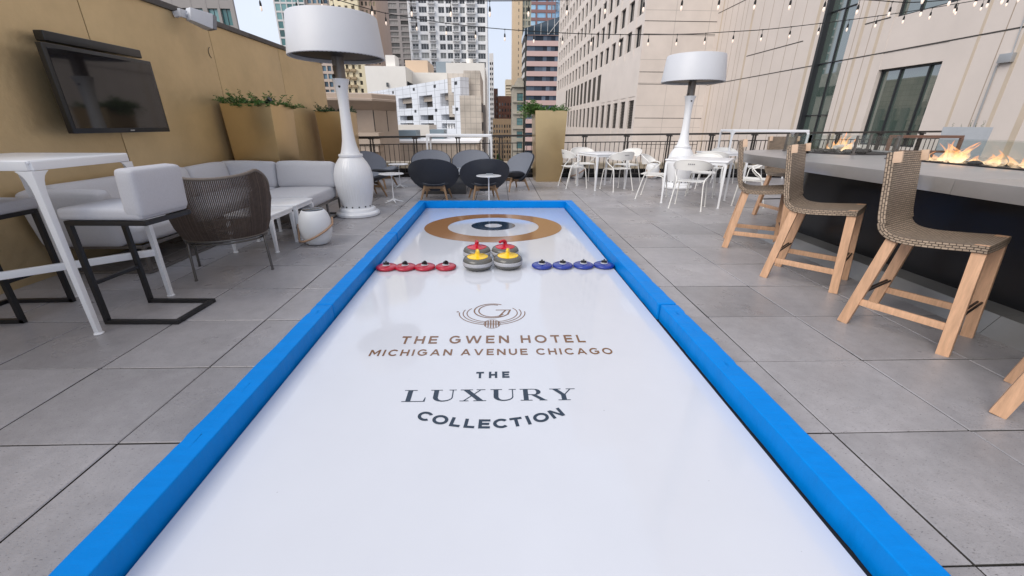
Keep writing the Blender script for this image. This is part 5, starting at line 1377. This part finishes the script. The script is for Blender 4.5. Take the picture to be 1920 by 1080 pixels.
m.add(vs, [(0, 1, 2, 3, 4), (9, 8, 7, 6, 5)] + [(k, (k + 1) % 5, 5 + (k + 1) % 5, 5 + k) for k in range(5)]); rel(m, pk).obj('glass_roof', window_mat('slate_blue_glass', (.05, .075, .10), (.2, .26, .3), .3), pk, smooth=0)
m = MB()
for k in range(9): m.bar((12 + k * 2.4, 169.72, 31.3), (12 + k * 2.4, 169.72, 33.4 + min(4.2, k * .72)), .16, .1, (1, 0, 0))
m.bar((19.5, 169.65, 31.4), (24.4, 169.65, 37), .3, .2); rel(m, pk).obj('roof_mullions', tl_w, pk, smooth=0)
orn_w = pm('grey_buff_limestone', (.43, .39, .32), .7, noise=.1, nscale=.4)
orn_p = window_mat('aqua_bay_glass', (.10, .24, .25), (.25, .45, .45), .5)
ob = tower('ornate buff stone block with aqua bay windows beside the pink building', 7.0, 11.05, 172, 18, 14.4, [(8.55, 10.85)], [(-12, -9.4), (-7.6, -5), (-3.6, -1.2), (1.0, 3.6), (6.2, 8.4), (9.6, 12.4)], 2.3, 2.5, orn_w, orn_p, MT['frame_dark'], 3, 1, .3)
m = MB()
for z in (-8.4, -.4, 4.9, 9.1): m.bb(6.85, 11.06, 171.4, 171.998, z, z + .5)
m.bb(6.6, 11.06, 171.0, 190, 14.4, 15.0); m.bb(8.2, 11.0, 172, 188, 15.0, 16.6); m.bb(8.8, 10.6, 172.5, 186, 16.6, 17.6); rel(m, ob).obj('cornice', orn_w, ob, smooth=0)
br_w = pm('red_brown_brick', (.30, .155, .105), .8, noise=.08, nscale=.3); br_p = window_mat('old_sash_glass', (.06, .06, .06), (.3, .26, .2), .35)
tower('tall dark brick block at the end of the street, left part', -1.6, 2.4, 331, 20, 25.5, [(1.2, 1.9)], spans(0, 1.7, 4, 6), .7, 1.7, pm('dark_brown_brick', (.19, .11, .085), .8), br_p, MT['frame_dark'], 0)
tower('brick block at the end of the street with rows of sash windows', 2.5, 13, 329, 20, 20.5, spans(3.2, 1.1, 2.05, 5), spans(-14, 2.0, 4.0, 8), 1.1, 2.0, br_w, br_p, MT['frame_dark'], 0)
tower('low tan brick block in front of the brick one at the street end', -1.2, 11.2, 290, 20, 4.7, spans(-.8, .9, 1.7, 7), spans(-20, 1.9, 3.2, 7), .9, 1.9, pm('tan_brick', (.42, .30, .19), .8, noise=.06, nscale=.4), br_p, MT['frame_dark'], 0)
tower('pale beige tower far away in the sky gap', 14.6, 26, 600, 30, 56, [(15, 25.6)], spans(-10, 1.8, 3.6, 17), 10.6, 1.8, pm('pale_beige_concrete', (.60, .50, .36), .7), window_mat('amber_glass', (.25, .2, .14), (.4, .32, .22), .5), yl, 6)

# ---- parking garage with square openings, white block, tiled stair tower
gt = tile_mat('pale_blue_grey_tiles', (.70, .73, .78), (.62, .62), .62, .07, .022, 'sum', .5, .04)
gA, gB = V((-18.8, 68, 0)), V((-3.4, 45, 0)); gd = (gB - gA).normalized(); gn = V((gd.y, -gd.x, 0))
ga = building('pale tiled parking garage with rows of large dark openings', -11, 56, 'parking_garage')
Mg = lambda u, d, z: gA + gd * u + gn * d + Z * z
op = [(3.0, 7.2), (11.5, 15.8), (17.9, 21.4), (23.3, 26.35)]
m = MB(); grid_face(m, Mg, (0, 27.7), (GZ, 5.6), op, [(-9, -7.6), (-6, -4.6), (-3, -1.6), (-.9, -.2), (.85, 1.38), (1.7, 2.27), (3.08, 4.32)], 1.0, .02); rel(m, ga).obj('tiled_facade', gt, ga, smooth=0)
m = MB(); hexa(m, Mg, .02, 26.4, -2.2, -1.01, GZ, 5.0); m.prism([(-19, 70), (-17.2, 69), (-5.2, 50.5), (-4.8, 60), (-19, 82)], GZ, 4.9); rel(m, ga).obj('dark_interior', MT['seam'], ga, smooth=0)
m = MB()
for a, b in op:
    hexa(m, Mg, a + .01, b - .01, -.8, -.6, 3.72, 4.24); hexa(m, Mg, a + .01, b - .01, -.8, -.6, 1.385, 1.69)
rel(m, ga).obj('inner_parapet', pm('beige_inner_concrete', (.46, .40, .34), .8, noise=.1, nscale=1), ga, smooth=0)
m = MB()
for u in (9.95, 16.6, 22.15, 26.85, 4):
    for z in (5.1, 2.72): hexa(m, Mg, u - .28, u + .28, .0, .01, z - .15, z + .15)
rel(m, ga).obj('square_vent', MT['frame_dark'], ga, smooth=0)
m = MB()
for k in range(4): hexa(m, Mg, 24.0 + k * .6, 24.22 + k * .6, -.5, -.3, .86, 1.37)
rel(m, ga).obj('pipe_rail', white_w, ga, smooth=0)
st_m = tile_mat('stained_beige_tiles', (.56, .50, .43), (.52, .52), .6, .22, .02, 'sum', .6, .06)
stt = building('stained beige tiled stair tower at the street end of the garage', -2.2, 44, 'stair_tower')
rel(MB().bb(-3.25, -1.25, 42, 47, GZ, 3.78), stt).obj('tiled_shaft', st_m, stt, smooth=0)
rel(MB().bb(-4.75, -3.105, 46.5, 52, 2, 6.05), stt).obj('tiled_block', st_m, stt, smooth=0); rel(MB().bb(-3.1, -1.44, 46.3, 58, 2, 6.3), stt).obj('tiled_block', st_m, stt, smooth=0)
m = MB()
for k in range(8): m.bb(-1.25, -1.0 - .02 * k, 47.2 + k * 1.6, 47.9 + k * 1.6, -8, 3.2)
rel(m, stt).obj('side_bays', gr_w, stt, smooth=0)
m = MB()
for k in range(5):
    for j in range(4): m.bb(-1.23, -1.20, 42.5 + j * 1.1, 43.2 + j * 1.1, 2.4 - k * 1.7, 3.2 - k * 1.7)
rel(m, stt).obj('side_window', MT['frame_dark'], stt, smooth=0)
wb_w = pm('offwhite_render', (.80, .77, .72), .75, noise=.06, nscale=.25)
wb = building('off white stepped block rising behind the parking garage', -12, 78)
m = MB(); m.bb(-20.8, -14.35, 75, 96, GZ, 9.9); m.bb(-14.34, -7.2, 80.5, 96, GZ, 9.6); m.bb(-7.4, -1.5, 71, 96, GZ, 10.0); rel(m, wb).obj('wall', wb_w, wb, smooth=0)
rel(MB().bb(-17.6, -16.1, 76, 79, 9.9, 11.6), wb).obj('stair_head', wb_w, wb, smooth=0)
rel(MB().bb(-16.0, -12.0, 84, 92, 9.6, 11.9), wb).obj('penthouse', pm('peach_render', (.66, .50, .36), .75), wb, smooth=0)
rel(MB().prism(arc(-3.9, 74, .55, 0, 2 * pi, 20)[:-1], 10.0, 10.9), wb).obj('roof_tank', wb_w, wb, smooth=30)
rel(MB().bb(-10.3, -7.6, 82, 86, 9.6, 11.5), wb).obj('roof_plant', pm('blue_grey_louvred_metal', (.26, .31, .35), .5), wb, smooth=0)
put_windows(wb, 'window', win_shape(.8, .75, 1, 0, .05), [apt_pane, MT['frame_dark']], FRONT(80.44), [(-13.6, 6.55), (-11.5, 6.5), (-9.2, 6.5)], -.03)
put_windows(wb, 'window', win_shape(.8, 1.5, 0, 0, .06), [MT['pane'], MT['frame_dark']], EAST(-14.31), [(75.8 + k * .95, 7.0) for k in range(5)], -.03)
put_windows(wb, 'window', win_shape(.35, .6, 1, 0, .04), [MT['pane'], MT['frame_dark']], FRONT(74.94), [(-17.4, 7.2)], -.03)

# ---- beige building with a flaring cornice just past the railing, and the low roofs
nb_m = pm('buff_precast_concrete', (.43, .345, .275), .75, noise=.12, nscale=.8, bump=.1, bscale=5)
nb = building('buff concrete building with a flaring cornice just beyond the left railing', -6, 20)
base_p = [(-9.5, 14.9), (-4.30, 15.95), (-3.68, 16.9), (-7.2, 29), (-9.5, 29)]
cor_p = [(-9.6, 14.2), (-4.12, 15.3), (-3.56, 16.4), (-7.1, 29.2), (-9.6, 29.2)]
rel(MB().prism(base_p, GZ, 1.755), nb).obj('wall', nb_m, nb, smooth=0)
m = MB(); n = 5
lv = [[(*p, 1.76) for p in base_p], [(*p, 2.03) for p in cor_p], [(*p, 2.09) for p in cor_p], [(*(V((*p, 0)) * .6 + V((*q, 0)) * .4).to_2d(), 2.12) for p, q in zip(cor_p, base_p)], [(*(V((*p, 0)) * .6 + V((*q, 0)) * .4).to_2d(), 2.25) for p, q in zip(cor_p, base_p)], [(*p, 2.3) for p in base_p]]
m.add([v for l in lv for v in l], [(4, 3, 2, 1, 0)] + [(r * n + k, r * n + (k + 1) % n, r * n + n + (k + 1) % n, r * n + n + k) for r in range(5) for k in range(n)] + [tuple(range(25, 30))]); rel(m, nb).obj('cornice', nb_m, nb, smooth=0)
def along(p, q, t): return (p[0] + (q[0] - p[0]) * t, p[1] + (q[1] - p[1]) * t)
m = MB()
for p in (along(base_p[0], base_p[1], .78), along(base_p[0], base_p[1], .45), base_p[1], along(base_p[1], base_p[2], .55)): m.bar((p[0], p[1] - .004, 1.05), (p[0], p[1] - .004, 1.75), .03, .012, (1, 0, 0))
rel(m, nb).obj('dark_joint', MT['seam'], nb, smooth=0)
m = MB(); m.bb(-5.2, -3.95, 15.1, 15.95, .62, .82); m.bb(-5.1, -4.0, 15.2, 15.9, .86, 1.02); m.bb(-5.0, -4.05, 15.15, 15.9, .40, .6); rel(m, nb).obj('ledge_band', nb_m, nb, smooth=0)
lr = building('low cream roof terrace below the railing, with plant boxes on top', -3.4, 26)
lr_m = tile_mat('cream_block_wall', (.52, .44, .36), (.9, .45), .8, .08, .015, 'sum', .75, .08)
rel(MB().bb(-5.4, -.9, 22, 27.5, GZ, .42), lr).obj('wall', lr_m, lr, smooth=0)
rel(MB().bb(-5.5, -.8, 21.9, 27.6, .422, .52), lr).obj('parapet_cap', white_w, lr, smooth=0)
rel(MB().bb(-7.0, -4.75, 32, 36, GZ, 1.25), lr).obj('plant_house', wb_w, lr, smooth=0)
rel(MB().bb(-5.4, -4.4, 24.5, 26, .5, .98), lr).obj('roof_plant', pm('slate_blue_metal', (.20, .26, .30), .45), lr, smooth=0)
rel(MB().bb(-3.7, -2.9, 25, 26.5, .5, 1.02), lr).obj('roof_plant', bpy.data.materials['slate_blue_metal'], lr, smooth=0)

# ---- street trees and cars far below
def street_tree(label, x, y, h, r, seed):
    o = thing('street_tree', label, 'tree', (x, y, -22), 0, 'street trees')
    rnd = random.Random(seed); MB().tube([(0, 0, 0), (.1, 0, h * .35), (0, .1, h * .75)], [.28, .2, .08], 7).obj('trunk', MT['oak'], o)
    m = MB()
    for _ in range(900):
        d = V((rnd.gauss(0, 1), rnd.gauss(0, 1), rnd.gauss(0, 1))).normalized() * (rnd.random() ** .4); k = .75 + .35 * sin(d.x * 5 + seed) * cos(d.z * 4)
        p = V((d.x * r * k, d.y * r * k, h * .66 + d.z * h * .36 * k)); s = rnd.uniform(.22, .5); n = V((rnd.gauss(0, 1), rnd.gauss(0, 1), rnd.gauss(0, 1))).normalized(); a = n.orthogonal().normalized() * s; b = n.cross(a)
        m.add([p - a, p + b, p + a, p - b], [(0, 1, 2, 3)])
    m.obj('crown', MT['leaf'], o, smooth=0, recalc=False); return o
for k, (x, y, h, r, lb) in enumerate(((1.2, 118, 13, 3.2, 'nearest big street tree seen through the railing, left kerb'), (.9, 150, 12, 3.0, 'second street tree along the left kerb'), (1.6, 190, 11, 2.8, 'third street tree along the left kerb'), (10.4, 150, 8, 2.0, 'small street tree on the right kerb before the pink building'), (10.2, 185, 9, 2.2, 'street tree on the right kerb by the ornate block'))):
    street_tree(lb, x, y, h, r, k + 3)
def car(label, x, y, col):
    o = thing('parked_car', label, 'car', (x, y, -22), 0, 'cars in the street'); m = MB()
    prof = [(-2.1, .35), (-2.15, .8), (-1.5, .95), (-.9, 1.42), (.8, 1.45), (1.5, 1.0), (2.15, .9), (2.2, .35)]
    m.add([(s * .9, y_, z) for s in (-1, 1) for y_, z in prof], [tuple(range(8)), tuple(range(15, 7, -1))] + [(k, (k + 1) % 8, 8 + (k + 1) % 8, 8 + k) for k in range(8)]); m.obj('body', col, o, bevel=.05)
    for sx in (-1, 1):
        for yy in (-1.35, 1.35): MB().tube([(sx * .72, yy, .33), (sx * .93, yy, .33)], .33, 14).obj('wheel', MT['rubber'], o)
    for sx in (-1, 1): MB().box((sx * .6, -2.15, .72), (.3, .06, .16)).obj('tail_light', MT['red_plastic'], o, smooth=0)
rp = pm('dark_red_car_paint', (.3, .03, .025), .25, coat=.5); wp = pm('white_car_paint', (.7, .7, .7), .25, coat=.5); dp = pm('dark_grey_car_paint', (.06, .065, .07), .25, coat=.5)
for x, y, c, lb in ((5.2, 140, rp, 'dark red car in the street, nearest'), (8.0, 160, wp, 'white car in the street by the right kerb'), (5.0, 175, dp, 'dark grey car in the left lane'), (7.8, 200, rp, 'dark red car farther up the right lane'), (5.2, 215, wp, 'white car farther up the left lane')):
    car(lb, x, y, c)
